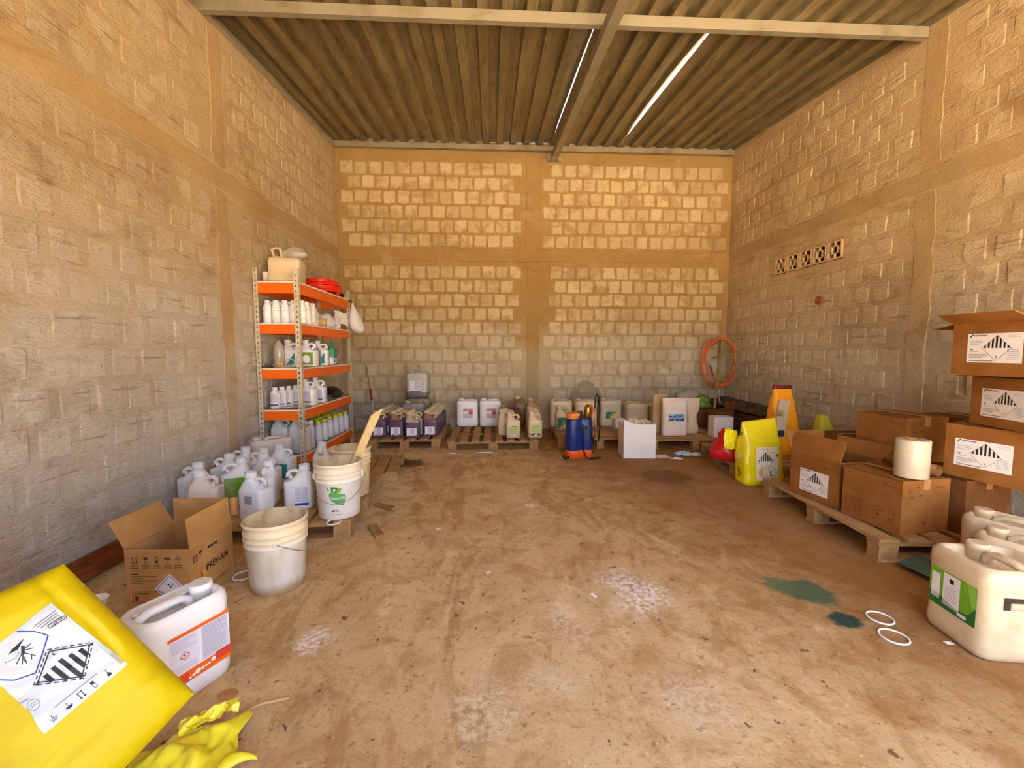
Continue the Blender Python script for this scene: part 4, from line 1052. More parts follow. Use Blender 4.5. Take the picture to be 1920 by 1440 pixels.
o = crumple(.20, .14, .012, 6.9).build('paper_sheet', PAPW, loc=(-2.06, 4.38, z)); solid(o); tag(o, 'white paper sheets lying under the clear bottle on the middle shelf', 'paper')
t = thing('tape_roll', 'clear plastic ring standing on the near edge of the middle shelf', 'ring', (-2.015, 4.36, z + .047)); m = MB(); m.tube([(.042 * math.cos(a), 0, .042 * math.sin(a)) for a in [i * PI / 12 for i in range(24)]], .006, 6, close=True, upv=(0, 1, 0)); m.build('ring', CLEARB, t)
o = crumple(.12, .10, .03, 1.9).build('foil_scrap', FOIL, loc=(-1.955, 4.75, z)); solid(o); tag(o, 'small foil scrap at the edge of the middle shelf by the post', 'foil')
# fourth shelf
z = LV[1] + .0015; BP2 = bottle_parts(.047, .215, .027); F = Decal(cyl(.047)); F.rect(-.045, .03, .045, .045, 0, 0, 9); F.rect(-.04, .06, .04, .15, 1, 0, 8); F.bars(-.034, .145, .05, 6, .013, .004, 2, 1); b0 = None
for i in range(5):
    lab = 'white bottle with indigo band, %s from the wall-side near end on the fourth shelf' % ORD[i]; loc = (-2.20 + .026 * i, 4.40 + .094 * i, z)
    if b0 is None: b0 = make_bottle('bottle', lab, loc, .1, WH, WH, BP2, [(F, [INDIGO, LAV, INKG])], 'indigo banded bottles on the fourth shelf')
    else: dup(b0, lab, loc, rnd.uniform(-.4, .4))
F = Decal(front(.17, -.0626)); F.rect(-.05, .05, .06, .15, 0); F.rect(-.05, .03, .06, .048, 1); F.bars(-.045, .145, .09, 5, .014, .003, 2)
j4 = make_jug('plastic_jug', 'white jug just behind the near post on the fourth shelf', (-1.975, 4.66, z), -.15, WH, WH, JP(), [(F, [LAV, INDIGO, INKL])], 'indigo labelled jugs on the fourth shelf')
dup(j4, 'white jug with indigo bar label before the black bag on the fourth shelf', (-1.965, 4.90, z), .05)
dup(j4, 'white jug mostly hidden behind the front two on the fourth shelf', (-2.08, 5.02, z), .1)
o = clump(.24, .42, .13, 4.4).build('black_bag', BLKF, loc=(-2.03, 5.42, z)); tag(o, 'black plastic bag lying at the far end of the fourth shelf', 'bag')
for i, (x, y, w_, d_, a, lab) in enumerate(((-2.04, 4.42, .22, .12, .2, 'white leaflets before the indigo banded bottles on the fourth shelf'), (-1.965, 4.52, .14, .16, .9, 'printed leaflets fanned out beside the near post on the fourth shelf'), (-1.94, 4.78, .1, .2, .3, 'creased leaflet hanging at the edge below the fourth shelf jugs'))):
    o = crumple(w_, d_, .018, 2.2 + i).build('leaflets', plain('printed_paper', 'c9c6c6', .6, dirt='7d7a80', dscale=18, damt=.6), loc=(x, y, z), rot=(0, 0, a)); solid(o); tag(o, lab, 'paper')
o = crumple(.12, .14, .03, 8.8).build('foil_scrap', FOIL, loc=(-1.945, 5.17, z)); solid(o); tag(o, 'silver foil scrap lying in front of the black bag', 'foil')
# bottom shelf
z = LV[0] + .0015
jp = jug_parts(.178, .16, .235, .365, .034)
for i, (x, y, a, lab) in enumerate(((-2.168, 4.45, .06, 'large milky white jug at the wall side of the bottom shelf'), (-1.978, 4.42, -.04, 'large milky white jug next to the near post on the bottom shelf'), (-2.160, 4.66, .1, 'large milky white jug hidden behind the wall-side one on the bottom shelf'))):
    make_jug('plastic_jug', lab, (x, y, z), a, plain('milky_hdpe', 'd9ded8', .45, dirt='b9b7a4', dscale=4, damt=.4), WHD, jp, None, 'large milky jugs on the bottom shelf')
BP3 = bottle_parts(.047, .245, .030); F = Decal(cyl(.047)); F.rect(-.04, .04, .04, .165, 0, 0, 9); F.bars(-.03, .155, .055, 9, .012, .003, 1, 1); F.ell(0, .055, .006, .006, 1, 1, 6); b0 = None
for j, (row, pts_) in enumerate((('aisle-side', [(-1.972, 4.87), (-1.965, 5.02), (-1.965, 5.19), (-1.945, 5.33), (-1.945, 5.50), (-1.935, 5.66)]), ('middle', [(-2.07 + .012 * rnd.uniform(-1, 1), 4.93 + .135 * k) for k in range(6)]), ('wall-side', [(-2.185 + .012 * rnd.uniform(-1, 1), 5.02 + .13 * k) for k in range(6)]))):
    for i, (x, y) in enumerate(pts_):
        lab = 'yellow-capped bottle, %s from the near end of the %s row on the bottom shelf' % (ORD[i], row); loc = (x, y, z)
        if b0 is None: b0 = make_bottle('bottle', lab, loc, .6, plain('bottle_pale_grey', 'c9ccd2', .4), YCAP, BP3, [(F, [plain('label_pale_grey', 'd3d6dc', .5), INKL])], 'yellow-capped bottles on the bottom shelf')
        else: dup(b0, lab, loc, rnd.uniform(.2, .9))
make_bottle('bottle', 'tall grey bottle without yellow cap right behind the near post on the bottom shelf', (-1.945, 4.60, z), 0, plain('bottle_grey', 'b9bcb9', .45), WHD, bottle_parts(.045, .30, .034), None)
# broom handle in the corner behind the rack
m = MB(); t = thing('broom_stick', 'thin stick with red grip leaning on the back wall beside the rack', 'stick', (0, 0, 0)); p0, p1 = V((-1.66, 6.2, .02)), V((-1.93, 6.66, 1.02)); dv = p1 - p0
m.tube([p0, p0 + dv * .55], .011, 8); m.build('stick', WHD, t); m = MB(); m.tube([p0 + dv * .5, p0 + dv * .66], .017, 8); m.build('grip', plain('dark_red_grip', '8c1a1a', .5), t); m = MB(); m.tube([p0 + dv * .66, p1], .009, 8); m.build('upper_stick', WDS, t)

# ------------------------------------------------------------------ back wall, first pallet: purple jugs
PZ = .1395
pallet('wooden pallet under the purple jugs beside the shelving rack', (-1.57, 5.39, 0), math.radians(-1), .92, 1.12, .135, 'y', 6, .11)
def lab_white():
    F = Decal(front(.185, -.0676)); F.rect(-.068, .02, .058, .125, 0); F.rect(-.02, .042, .028, .118, 1, 1); F.bars(-.016, .112, .038, 6, .011, .003, 2, 2); F.rect(-.046, .018, .058, .034, 3, 1); F.rect(-.03, .0225, .04, .0295, 0, 2); return [(F, [PAPER, LAV, INKL, INDIGO])]
PJ = lambda lv=.225: jug_parts(.185, .135, .20, .335, .033, level=lv, nx=-.24)
pj = None
def pjug(lab, x, y, a=0., group='purple jugs on the back pallet'):
    global pj
    if pj is None: pj = make_jug('plastic_jug', lab, (x, y, PZ), a, [PUR, PURS], CRD, PJ(), lab_white(), group, CRD); return pj
    return dup(pj, lab, (x, y, PZ), a, group)
for j in range(6):
    for i, (x, nm) in enumerate(((-1.463, 'wall-side'), (-1.243, 'second'))):
        if i and j > 2: continue
        pjug('purple jug, %s from the front in the %s column of the left block' % (ORD[j], nm), x + rnd.uniform(-.008, .008) + (.03 if j else 0), 5.585 + .150 * j + (.04 if i else 0) * 0, rnd.uniform(-.05, .05))
for j in range(7):
    pjug('purple jug, %s from the front in the right-hand column on the back pallet' % ORD[j], -.800 + .003 * j, 5.605 + .1385 * j, rnd.uniform(-.015, .015))
make_jug('plastic_jug', 'half-empty jug, clear above the label, between the purple jugs', (-1.022, 5.515, PZ), .03, [PUR, plain('clear_upper', 'a8a090', .35, dirt='8d8068', dscale=5, damt=.4)], CRD, PJ(.12), lab_white(), None, CRD)
make_jug('plastic_jug', 'pale jug directly behind the half-empty jug', (-1.005, 5.68, PZ), .05, [plain('pale_grey_jug', 'b8b2a4', .4), CRD], CRD, PJ(.12), None, None, CRD)
for lab, loc, h_, mt in (('translucent can with dark liquid at its foot topping the stack', (-1.085, 6.36, PZ + .435), .37, [GRYL]), ('brownish can under the topmost translucent can', (-1.075, 6.38, PZ), .42, [plain('brown_translucent', '9a8468', .4, dirt='7d6848', dscale=4, damt=.5)]), ('grey can with its cap at the left, before the stacked cans', (-1.10, 6.10, PZ), .385, [plain('grey_can', '8d8c84', .4, dirt='75705f', dscale=4, damt=.4)])):
    F = Decal(front(.30, -.1265)); dec = None
    if h_ == .37: F.rect(-.10, .09, .06, .25, 0); F.rect(-.10, .085, .06, .10, 1, 1); F.rect(-.04, .11, .055, .24, 2, 1); F.bars(-.035, .235, .08, 9, .0135, .005, 3, 2); F.bars(-.095, .235, .045, 8, .0135, .004, 3, 2); dec = [(F, [PAPER, INDIGO, LAV, INKL])]
    par = can_parts(.32, .25, h_, .05)
    if h_ == .37:
        bb = par[0]; bb.mi = [1 if max(bb.v[i][2] for i in f) < .085 else 0 for f in bb.f]; mt = [mt[0], DKL]
        t = thing('jerrycan', lab, 'jerrycan', loc, 0); bb.build('body', mt, t); par[1].build('handle', mt[0], t); par[2].build('cap', CRD, t)
        for dd, mm in dec: dd.build('label', mm, t)
    else: make_can('jerrycan', lab, loc, 0, mt, CRD, par, dec)

# second pallet
pallet('slatted wooden pallet with two white cans at its back', (-.545, 5.24, 0), math.radians(-.5), 1.14, 1.18, .135, 'y', 8, .092)
def lab_red():
    F = Decal(front(.30, -.1265)); F.rect(-.06, .13, .08, .27, 0); F.rect(-.06, .255, .08, .27, 1, 1); F.rect(.022, .185, .08, .232, 2, 1); F.rect(-.06, .232, .08, .255, 3, 1); F.rect(-.06, .195, .02, .199, 1, 1); F.rect(-.06, .13, .08, .187, 4, 1); F.bars(-.055, .18, .13, 4, .013, .003, 5, 2); return [(F, [PAPER, INKG, REDL, PINK, plain('label_grey', 'b9bdb6', .6), INKL])]
wc = make_can('jerrycan', 'left white can with red and grey label on the slatted pallet', (-.352, 6.33, PZ), 0, WH, WH, can_parts(.315, .25, .39, .05), lab_red(), 'white cans with red label on the slatted pallet')
dup(wc, 'right white can with red and grey label on the slatted pallet', (-.012, 6.31, PZ), .02)
def lab_lime():
    F = Decal(front(.185, -.0676)); F.rect(-.06, .03, .06, .16, 0); F.rect(-.06, .055, .06, .16, 1, 1); F.rect(-.02, .146, .04, .153, 2, 2); F.bars(-.05, .13, .09, 4, .015, .003, 3, 2); F.rect(-.06, .03, .06, .055, 4, 1); F.rect(-.012, .024, .018, .042, 0, 2); return F
def cj(lab, x, y, a=0., lb=None, col=CR, group='cream jugs on the slatted pallet'):
    return make_jug('plastic_jug', lab, (x, y, PZ), a, col, col, jug_parts(.185, .135, .205, .335, .030, nx=-.24), lb, group)
cj('cream jug with lime label and pale foot band, front left on the slatted pallet', .285, 5.41, 0, [(lab_lime(), [PAPER, LIME, INK, INKG, INKL])])
cj('cream jug with lime label and dark foot band, front right on the slatted pallet', .570, 5.43, .05, [(lab_lime(), [PAPER, LIME, INK, INKG, plain('ink_olive_black', '2a2c1a', .5)])])
F = Decal(front(.185, -.0676)); F.rect(-.03, .12, .03, .128, 0)
cj('plain cream jug half hidden behind the front left lime jug', .185, 5.60, 0, [(F, [INK])])
cj('cream jug behind the plain cream jug, third from the front', .235, 5.78, .1)
cj('cream jug at the rear of the left lime column, dark liquid showing', .20, 5.98, -.1, None, plain('cream_dark_jug', 'a8865c', .4))
cj('cream jug with dark red contents deep in the left lime column', .33, 6.10, .0, None, plain('red_brown_jug', '6d3520', .35))
for j, y in enumerate((5.60, 5.76, 5.92)): cj('cream jug, %s behind the front right lime jug' % ORD[j], .575 + .006 * j, y, .03 * j, None)
make_jug('plastic_jug', 'tall brown jug standing at the back between the cream jugs', (.43, 6.32, PZ), .0, BRN, CRD, jug_parts(.17, .14, .30, .44, .034), None)
make_jug('plastic_jug', 'tan jug with wide handle right of the tall brown jug', (.63, 6.25, PZ), .25, plain('tan_jug', 'b08d60', .45), CRD, jug_parts(.20, .14, .28, .42, .03), None)
for i, (x, y, w_, d_, a, lab) in enumerate(((-.47, 5.46 - .35, .07, .04, .1, 'small white paper scrap before the left corner of the slatted pallet'), (-.08, 5.13, .20, .05, -.1, 'long white torn strip on the floor before the slatted pallet'))):
    o = crumple(w_, d_, .015, 5.5 + i).build('paper_scrap', PAPW, loc=(x, y, 0), rot=(0, 0, a)); solid(o); tag(o, lab, 'paper')

# third and fourth pallets
pallet('wooden pallet behind the blue sprayer', (.86, 5.34, 0), math.radians(-3), 1.10, 1.15, .135, 'x', 8, .10)
pallet('wooden pallet under the tall white paper sacks', (2.02, 5.20, 0), math.radians(-4), 1.16, 1.16, .135, 'x', 8, .10)
def lab_gy(wd, y0, z0, z1):
    F = Decal(front(wd, y0)); F.rect(-.085, z0, .085, z1, 0); H_ = z1 - z0; F.poly([(-.02, z0), (.085, z0), (.085, z1 - H_ * .1), (.05, z1 - H_ * .25), (.0, z0 + H_ * .35)], 1, 1); F.path([(-.04, z0), (-.02, z0 + H_ * .45), (.02, z0 + H_ * .72), (.085, z0 + H_ * .92)], .006, 2, 2); return [(F, [GRND, YEL, PAPER])]
for i, (x, y, sq) in enumerate(((1.03, 6.20, 1), (1.395, 6.18, 1), (1.775, 6.22, 1))):
    make_can('jerrycan', ('cream can behind the green-yellow jug, left end of the sprayer pallet', 'cream can with green-yellow label right behind the blue sprayer', 'cream can with green-yellow label right of the sprayer hose')[i], (x, y, PZ), 0, CR if i < 2 else plain('grey_cream_can', 'b9ad90', .45), CRD, can_parts(.325, .25, .395, .05), lab_gy(.32, -.1265, .12, .22) if i else None, 'cream cans on the sprayer pallet')
make_jug('plastic_jug', 'cream jug with large green-yellow label left of the blue sprayer', (1.03, 5.98, PZ), 0, CR, CR, jug_parts(.20, .14, .20, .335, .03, nx=-.24), lab_gy(.2, -.0705, .02, .17))
make_can('jerrycan', 'dusty translucent can behind the white cube box', (2.13, 6.12, PZ), .1, plain('dusty_translucent', 'bfae8a', .5, dirt='9c875e', dscale=4, damt=.6), CRD, can_parts(.34, .26, .36, .05))
make_can('jerrycan', 'dusty can partly behind the standing white paper sack', (2.47, 6.05, PZ), -.05, MATS['dusty_translucent'], CRD, can_parts(.30, .25, .34, .05))
t = thing('paper_stack', 'small stack of white papers between sprayer and white cube box', 'paper', (1.86, 6.02, PZ)); m = MB()
for i in range(7): m.box((rnd.uniform(-.006, .006), rnd.uniform(-.006, .006), .01 + .02 * i), (.13, .12, .017))
m.build('sheets', PAPW, t, kind='stuff')
# knapsack sprayer
t = thing('knapsack_sprayer', 'blue knapsack sprayer with orange base and cap on the floor', 'sprayer', (1.03, 4.86, 0), math.radians(6))
def lobes(k, wd=.315, dp=.175):
    pts = []
    for i in range(36):
        a = 2 * PI * i / 36; x = math.copysign(abs(math.cos(a)) ** .55, math.cos(a)) * wd / 2 * k; y = math.copysign(abs(math.sin(a)) ** .7, math.sin(a)) * dp / 2 * k
        if y < 0: y += .06 * math.exp(-((x - .03) / .035) ** 2)
        pts.append((x, y))
    return pts
m = MB(); m.loft([ring(lobes(k), z) for z, k in ((.095, .98), (.11, 1.), (.40, 1.0), (.44, .985), (.465, .93), (.475, .82), (.478, .5))]); m.build('tank', BLUE, t)
m = MB(); m.loft([ring(lobes(k), z) for z, k in ((.0, .80), (.012, .90), (.05, 1.0), (.098, 1.025), (.104, 1.0))]); m.build('base', ORP, t)
m = MB(); m.lathe([(.072, .46), (.075, .47), (.075, .495), (.083, .50), (.083, .525), (.076, .535), (.05, .53)], 22, (-.075, .0, 0)); m.build('filler_cap', plain('orange_cap', 'e8862a', .45), t)
m = MB(); m.lathe([(.034, .47), (.042, .49), (.044, .58), (.034, .615), (.012, .63)], 18, (.105, .0, 0)); m.build('air_chamber', BRASS, t)
m = MB(); m.lathe([(.03, .47), (.03, .50), (.012, .505), (.012, .55)], 12, (.025, .01, 0)); m.box((.01, 0, .545), (.06, .03, .025)); m.build('pump_valve', BLK, t)
m = MB(); m.tube([(.155, .02, .46), (.165, .0, .57), (.145, -.02, .625), (.115, -.03, .60)], .010, 8); m.build('lance_hose', HOSEO, t)
m = MB(); m.tube([(.19, .02, .04), (.20, .03, .50), (.205, .04, .60)], .006, 8); m.build('lance', BRASS, t)
m = MB(); m.tube([(.205, .04, .58), (.215, .05, .70), (.235, .06, .745), (.262, .07, .72), (.28, .08, .55), (.285, .08, .33), (.27, .08, .16)], .009, 8); m.build('hose', BLK, t)
m = MB()
pth = [(.03, -.045, .40), (.03, -.065, .34), (.03, -.075, .20), (.035, -.085, .10), (.055, -.10, .03), (.09, -.12, .012), (.15, -.11, .010), (.24, -.06, .008)]
m.tube(pth, .022, 8, flat=.3, upv=(0, 1, 0)); m.tube([(-.14, -.08, .03), (-.19, -.10, .016), (-.215, -.08, .05)], .015, 8, flat=.5); m.build('strap', BLK, t)
m = MB(); m.box((.05, -.068, .36), (.075, .02, .045)); m.build('strap_plate', BLK, t)
m = MB(); m.tube([(.10, -.07, .46), (.105, -.092, .40), (.12, -.092, .30), (.145, -.088, .22)], .008, 6); m.build('feed_hose', BLK, t)
# white cube box
t = carton('cube_box', 'open plain white cube box on the floor right of the sprayer', (1.745, 4.93, 0), math.radians(-5), .37, .30, .40, PAPW, {'r': (-2.0, .10)}, closed=False)
m = MB(); m.add([(-.185, -.151, .40), (-.185, -.146, .40), (-.06, -.148, .345), (0, -.148, .355), (.185, -.148, .40), (-.185, -.151, .455)], [(0, 2, 5)]);
o = crumple(.31, .25, .08, 2.7).build('inner_bag', KRAFTW, t, (.02, .03, .375)); solid(o)
m = MB(); m.loft([[V((-.185, -.15, .40)), V((-.185, -.145, .40)), V((-.185, -.145, .455)), V((-.185, -.15, .455))], [V((-.05, -.15, .395)), V((-.05, -.145, .395)), V((-.05, -.145, .40)), V((-.05, -.15, .40))]], sm=False); m.build('torn_flap', PAPW, t)
o = board(None, 'card_flap', PAPW, (2.02, 4.83, .006), (.16, .13, .004), .1); tag(o, 'flat white card on the floor at the foot of the white cube box', 'card')
# paper sacks
def blue_lab():
    F = Decal(lambda u, v, h: V((u, -.0655 - h - .004, v))); F.rect(-.10, .20, .10, .29, 0); F.rect(-.10, .27, .10, .29, 1, 1); F.rect(-.10, .20, .10, .213, 2, 1)
    for i in range(9): F.ell(-.085 + .021 * i, .23 + .012 * ((i * 7) % 3), .013, .02, 3, 1, 7)
    F.rect(-.085, .273, -.03, .284, 4, 2); F.rect(-.04, .203, .0, .210, 4, 2); return [(F, [plain('label_blue', '1d4f86', .4), plain('label_cyan', '2f8fae', .4), INK, plain('label_steel', '8fa5b9', .4), PAPER])]
s1 = sack(.33, .125, .50, [(0, .98, .9), (.06, 1, 1.03), (.5, 1, 1), (.85, .99, .5), (1, .97, .06)], 1.1, .004).build('paper_sack', plain('white_kraft', 'e2d2bd', .75, dirt='cbb79a', dscale=5, damt=.4), loc=(2.42, 5.42, PZ), rot=(0, 0, math.radians(-3))); tag(s1, 'big white paper sack with a blue picture label', 'sack')
F, mm = blue_lab()[0]; F.build('label', mm, s1)
F = Decal(lambda u, v, h: V((u, -.066 - h - .004, v))); F.rect(-.0, .155, .09, .175, 0); F.bars(.005, .172, .08, 2, .008, .003, 1, 1); F.build('sticker', [PAPER, INKL], s1)
s2 = sack(.20, .10, .48, [(0, .85, .9), (.1, .9, 1), (.45, .62, .8), (.7, .95, .8), (.92, 1, .5), (1, 1, .12)], 4.2, .010).build('paper_sack', KRAFTW, loc=(2.72, 5.55, PZ), rot=(0, 0, math.radians(-4))); tag(s2, 'narrow beige folded sack standing right of the blue-label sack', 'sack')
o = board(None, 'cardboard_sheet', card('card_tan', 'b39263', 'c2a274'), (2.29, 5.60, PZ + .27), (.18, .012, .53), .05); tag(o, 'brown cardboard sheet standing behind the blue-label sack', 'cardboard')
# brown cartons and bags in the corner
def bars_print(w_, d_):
    F = Decal(front(w_, -d_ / 2)); F.rect(-.06, .16, .06, .172, 0); return [(F, [BRINK])]
for i, (zz, hh) in enumerate(((PZ, .09), (PZ + .09, .20))):
    carton('cardboard_box', ('low brown carton at the bottom of the corner pair', 'brown carton stacked on the low one below the green bag')[i], (3.13, 6.05, zz), math.radians(-3), .34, .28, hh - .009, CARD3, None, [((lambda D_, q=hh: D_.rect(-.06, q * .55, .06, q * .62, 0))(Decal(front(.34, -.14))), [BRINK])])
o = clump(.24, .2, .17, 6.1).build('green_bag', GRNS, loc=(3.10, 6.02, PZ + .29)); tag(o, 'olive green plastic bag on the brown carton in the corner', 'bag')
o = clump(.44, .30, .25, 9.9, .4).build('plastic_bag', CLEARP, loc=(3.06, 6.34, PZ + .28)); tag(o, 'clear dusty film heaped behind the green bag', 'bag')
for i, (y, l_, h_) in enumerate(((6.40, .50, .46), (5.885, .50, .43), (5.37, .50, .42))):
    carton('cardboard_box', 'brown carton against the right wall, %s from the back corner' % ORD[i], (3.585, y, 0), PI / 2, l_, .40, h_, CARD3, None)
o = crumple(.42, 1.45, .05, 7.7, 12, 30, .12).build('black_sheet', BLKF, loc=(3.53, 5.78, .475), rot=(.03, -.12, 0)); solid(o); tag(o, 'black plastic sheet draped over the cartons along the right wall', 'plastic film')
carton('white_box', 'plain white box standing behind the red bag', (3.0, 5.33, PZ), math.radians(-2), .25, .16, .265, PAPW, None, None, None, True, None, False)
carton('cardboard_box', 'small brown carton with raised flap behind the plain white box', (3.14, 5.60, PZ), .1, .26, .22, .30, CARD3, {'f': (.9, .10), 'r': (.3, .12)}, closed=False)
# orange hose hung on crossed sticks
t = thing('hanging_hose', 'orange hose coil hung on crossed sticks in the right back corner', 'hose', (3.575, 6.46, 1.07)); m = MB(); pts = []
for i in range(3 * 40 + 1):
    a = i / 40 * 2 * PI; k = i / 40; kx = (.30, .285, .25, .22)[int(k) if k < 3 else 3]; kz = (.375, .36, .33, .30)[int(k) if k < 3 else 3]
    pts.append((kx * math.cos(a) + .012 * math.sin(2.3 * a), .03 * math.sin(a * .7) - .02 * k, kz * math.sin(a) + (.0, .01, .045, .06)[min(3, int(k))]))
m.tube(pts, .0135, 8); m.build('hose', HOSEO, t)
for i, (p0, p1, r, lab) in enumerate((((3.20, 5.86, .43), (3.66, 6.60, 1.46), .017, 'long brown stick leaning into the right back corner under the hose'), ((3.39, 6.05, .47), (3.52, 6.62, 1.02), .014, 'short stick crossing behind the long leaning stick'))):
    m = MB(); m.tube([p0, V(p0).lerp(V(p1), .5) + V((.008, 0, 0)), p1], r, 8); o = m.build('wooden_stick', WDS); tag(o, lab, 'stick')
m = MB(); m.tube([(3.50, 6.53, 1.14), (3.82, 6.50, 1.24)], .012, 7); o = m.build('wooden_stick', WDS); tag(o, 'short branch stub crossing the hose coil', 'stick')
m = MB(); m.tube([(3.43, 6.58, 1.30), (3.62, 6.56, 1.40), (3.70, 6.6, 1.46)], .013, 7); o = m.build('wooden_stick', WDS); tag(o, 'twisted branch at the top of the hose coil', 'stick')
# ------------------------------------------------------------------ right-hand side
pallet('wooden pallet under the orange sack', (2.40, 4.00, 0), math.radians(-10), .95, 1.05, .13, 'x', 7, .11)
pallet('near wooden pallet loaded with cartons along the right wall', (2.285, 2.30, 0), math.radians(-4.5), 1.10, 1.22, .14, 'y', 7, .115)
PZ2 = .1435
# yellow sack with hazard print
sp = [(0, .93, .88), (.05, 1, 1.02), (.35, .99, 1.0), (.62, .95, .86), (.82, .90, .40), (1, .86, .05)]
sy = sack(.40, .20, .60, sp, 2.4, .010, lean=(-.01, .03), fold=1.4).build('yellow_sack', YEB2, loc=(2.545, 3.815, 0), rot=(0, 0, math.radians(3))); tag(sy, 'glossy yellow sack with black-and-white hazard label by the right pallets', 'sack')
lean = lambda v: .03 * v / .60
F = Decal(lambda u, v, h: V((u - .01 * v / .6, -.1035 - h - .005 + lean(v) + max(0, v - .30) * .09, v)))
F.rect(-.105, .055, .115, .365, 0, 0, 1, 6)
F.class9(-.012, .235, .080, 1, 1); F.envmark(.043, .125, .068, 1, 1)
for i, k in enumerate(('glass', 'up', 'thermo', 'umbrella', 'sun')): F.icon(k, -.052 + .032 * i, .345, .014, 1, 1)
F.rect(-.02, .312, .07, .315, 2, 1); F.ell(.103, .285, .012, .016, 2, 1, 10); F.poly([(-.08, .15), (-.05, .185), (-.035, .17), (-.03, .12), (-.045, .09), (-.07, .10), (-.085, .12)], 3, 2)
F.rect(-.04, .085, .0, .09, 2, 1); F.build('label', [plain('label_cream', 'efe8d2', .4), INK, INKG, plain('torn_patch', 'd8b25a', .6)], sy)
F = Decal(lambda u, v, h: V((-.203 - h - .004 + .0 * v, -u, v)))
for i in range(5): F.rect(-.02, .07 + .02 * i, .035 - .012 * abs(i - 2), .079 + .02 * i, 0)
for i in range(2): F.rect(-.02, .47 + .02 * i, .03, .479 + .02 * i, 0)
F.poly([(-.02, .24), (.03, .27), (-.02, .30)], 1); F.build('side_print', [INK, plain('label_cream', 'efe8d2')], sy)
o = crumple(.15, .19, .03, 3.1, 12, 10, .2, .004, 2.5, True).build('yellow_film', YEB2, loc=(2.315, 3.93, .40), rot=(1.4, .1, .15)); solid(o); tag(o, 'yellow plastic flap sticking out left of the hazard sack', 'plastic film')
o = clump(.36, .30, .22, 5.5, .22).build('red_bag', REDF, loc=(2.47, 4.24, .132)); tag(o, 'shiny red plastic bag on the pallet left of the yellow sack', 'bag')
o = clump(.15, .12, .12, 1.5, .22).build('red_bag', REDF, loc=(2.56, 4.44, .29)); tag(o, 'small red bundle on top of the shiny red bag', 'bag')
# orange sack
so_ = sack(.32, .20, .74, [(0, .95, .9), (.05, 1, 1), (.32, .93, .96), (.38, .95, .98), (.75, .82, .62), (.92, .66, .28), (1, .63, .07)], 7.7, .009, lean=(.015, .05)).build('orange_sack', ORB, loc=(3.14, 4.36, .13), rot=(0, 0, math.radians(4))); tag(so_, 'tall orange-yellow sack with maroon top hem', 'sack')
m = MB(); m.loft([[V((x * 1.02 + .015, y * 2.2 + .049, z)) for x, y in rr(.206, .018, .008, 3)] for z in (.712, .752)]); m.build('hem', MAR, so_)
F = Decal(lambda u, v, h: V((u + .015 * v / .74, -.101 + .05 * v / .74 - h - .014 + max(0, v - .28) * .115, v)))
F.poly([(-.145, .22), (-.055, .22), (.03, .60), (-.005, .585), (-.03, .60), (-.09, .60), (-.13, .45)], 0, 0); F.rect(-.14, .22, -.06, .285, 1, 1); F.rect(-.155, .43, -.05, .475, 2, 1); F.rect(-.12, .455, -.06, .50, 2, 1); F.bars(-.145, .47, .07, 3, .015, .004, 3, 2); F.build('label', [plain('label_beige', 'cbbb9c', .6), plain('label_slate', '2e3a4a', .5), plain('label_sand', 'b59a66', .6), BRINK], so_)
# jars and scraps behind
t = thing('yellow_container', 'yellow-green container between orange sack and the open carton', 'container', (3.40, 4.12, 0.13)); m = MB(); m.loft([ring(rr(.14, .12, .02), 0), ring(rr(.14, .12, .02), .34), ring(rr(.08, .09, .02, cx=-.02), .46), ring(rr(.06, .06, .02, cx=-.02), .47)]); m.build('body', plain('olive_yellow', 'b9b428', .5), t)
make_bottle('jar', 'small white jar by the carton behind the open box', (3.30, 3.30, .54), 0, CR, CR, bottle_parts(.045, .15, .038))
make_bottle('jar', 'white bottle standing at the right foot of the orange sack', (3.16, 4.02, .13), 0, WHD, WHD, bottle_parts(.04, .24, .028))
carton('cardboard_box', 'low brown carton behind the open labelled carton', (3.30, 3.43, PZ2), math.radians(-4), .60, .36, .39, CARD3)
# print on the big cartons
def lab9(x0, z0, fn, wd=.27, ht=.165):
    F = Decal(fn); F.rect(x0, z0, x0 + wd, z0 + ht, 0)
    F.rect(x0 + .012, z0 + ht - .020, x0 + .020, z0 + ht - .012, 1, 1); F.rect(x0 + .020, z0 + ht - .012, x0 + .028, z0 + ht - .004, 1, 1); F.rect(x0 + .032, z0 + ht - .014, x0 + .10, z0 + ht - .007, 2, 1)
    F.class9(x0 + wd * .55, z0 + ht * .50, ht * .43, 3, 1, .0016)
    rg = random.Random(3)
    F.bars(x0 + .012, z0 + ht - .040, .07, 3, .010, .003, 4, 1, rg); F.rect(x0 + .018, z0 + ht * .42, x0 + .03, z0 + ht * .48, 2, 1); F.rect(x0 + .018, z0 + ht * .37, x0 + .06, z0 + ht * .39, 4, 1); F.bars(x0 + .012, z0 + ht * .30, .10, 3, .009, .005, 4, 1, rg); F.rect(x0 + .012, z0 + .008, x0 + wd * .5, z0 + .013, 2, 1)
    F.bars(x0 + wd * .74, z0 + ht - .012, wd * .22, 2, .009, .002, 4, 1, rg); F.bars(x0 + wd * .74, z0 + ht * .45, wd * .22, 6, .010, .003, 4, 1, rg)
    return (F, [plain('label_white', 'eee6dc', .6), INK, INKG, plain('ink_brown_black', '2a1d18', .6), INKL])
CI = plain('carton_print', '6a3a14', .8)
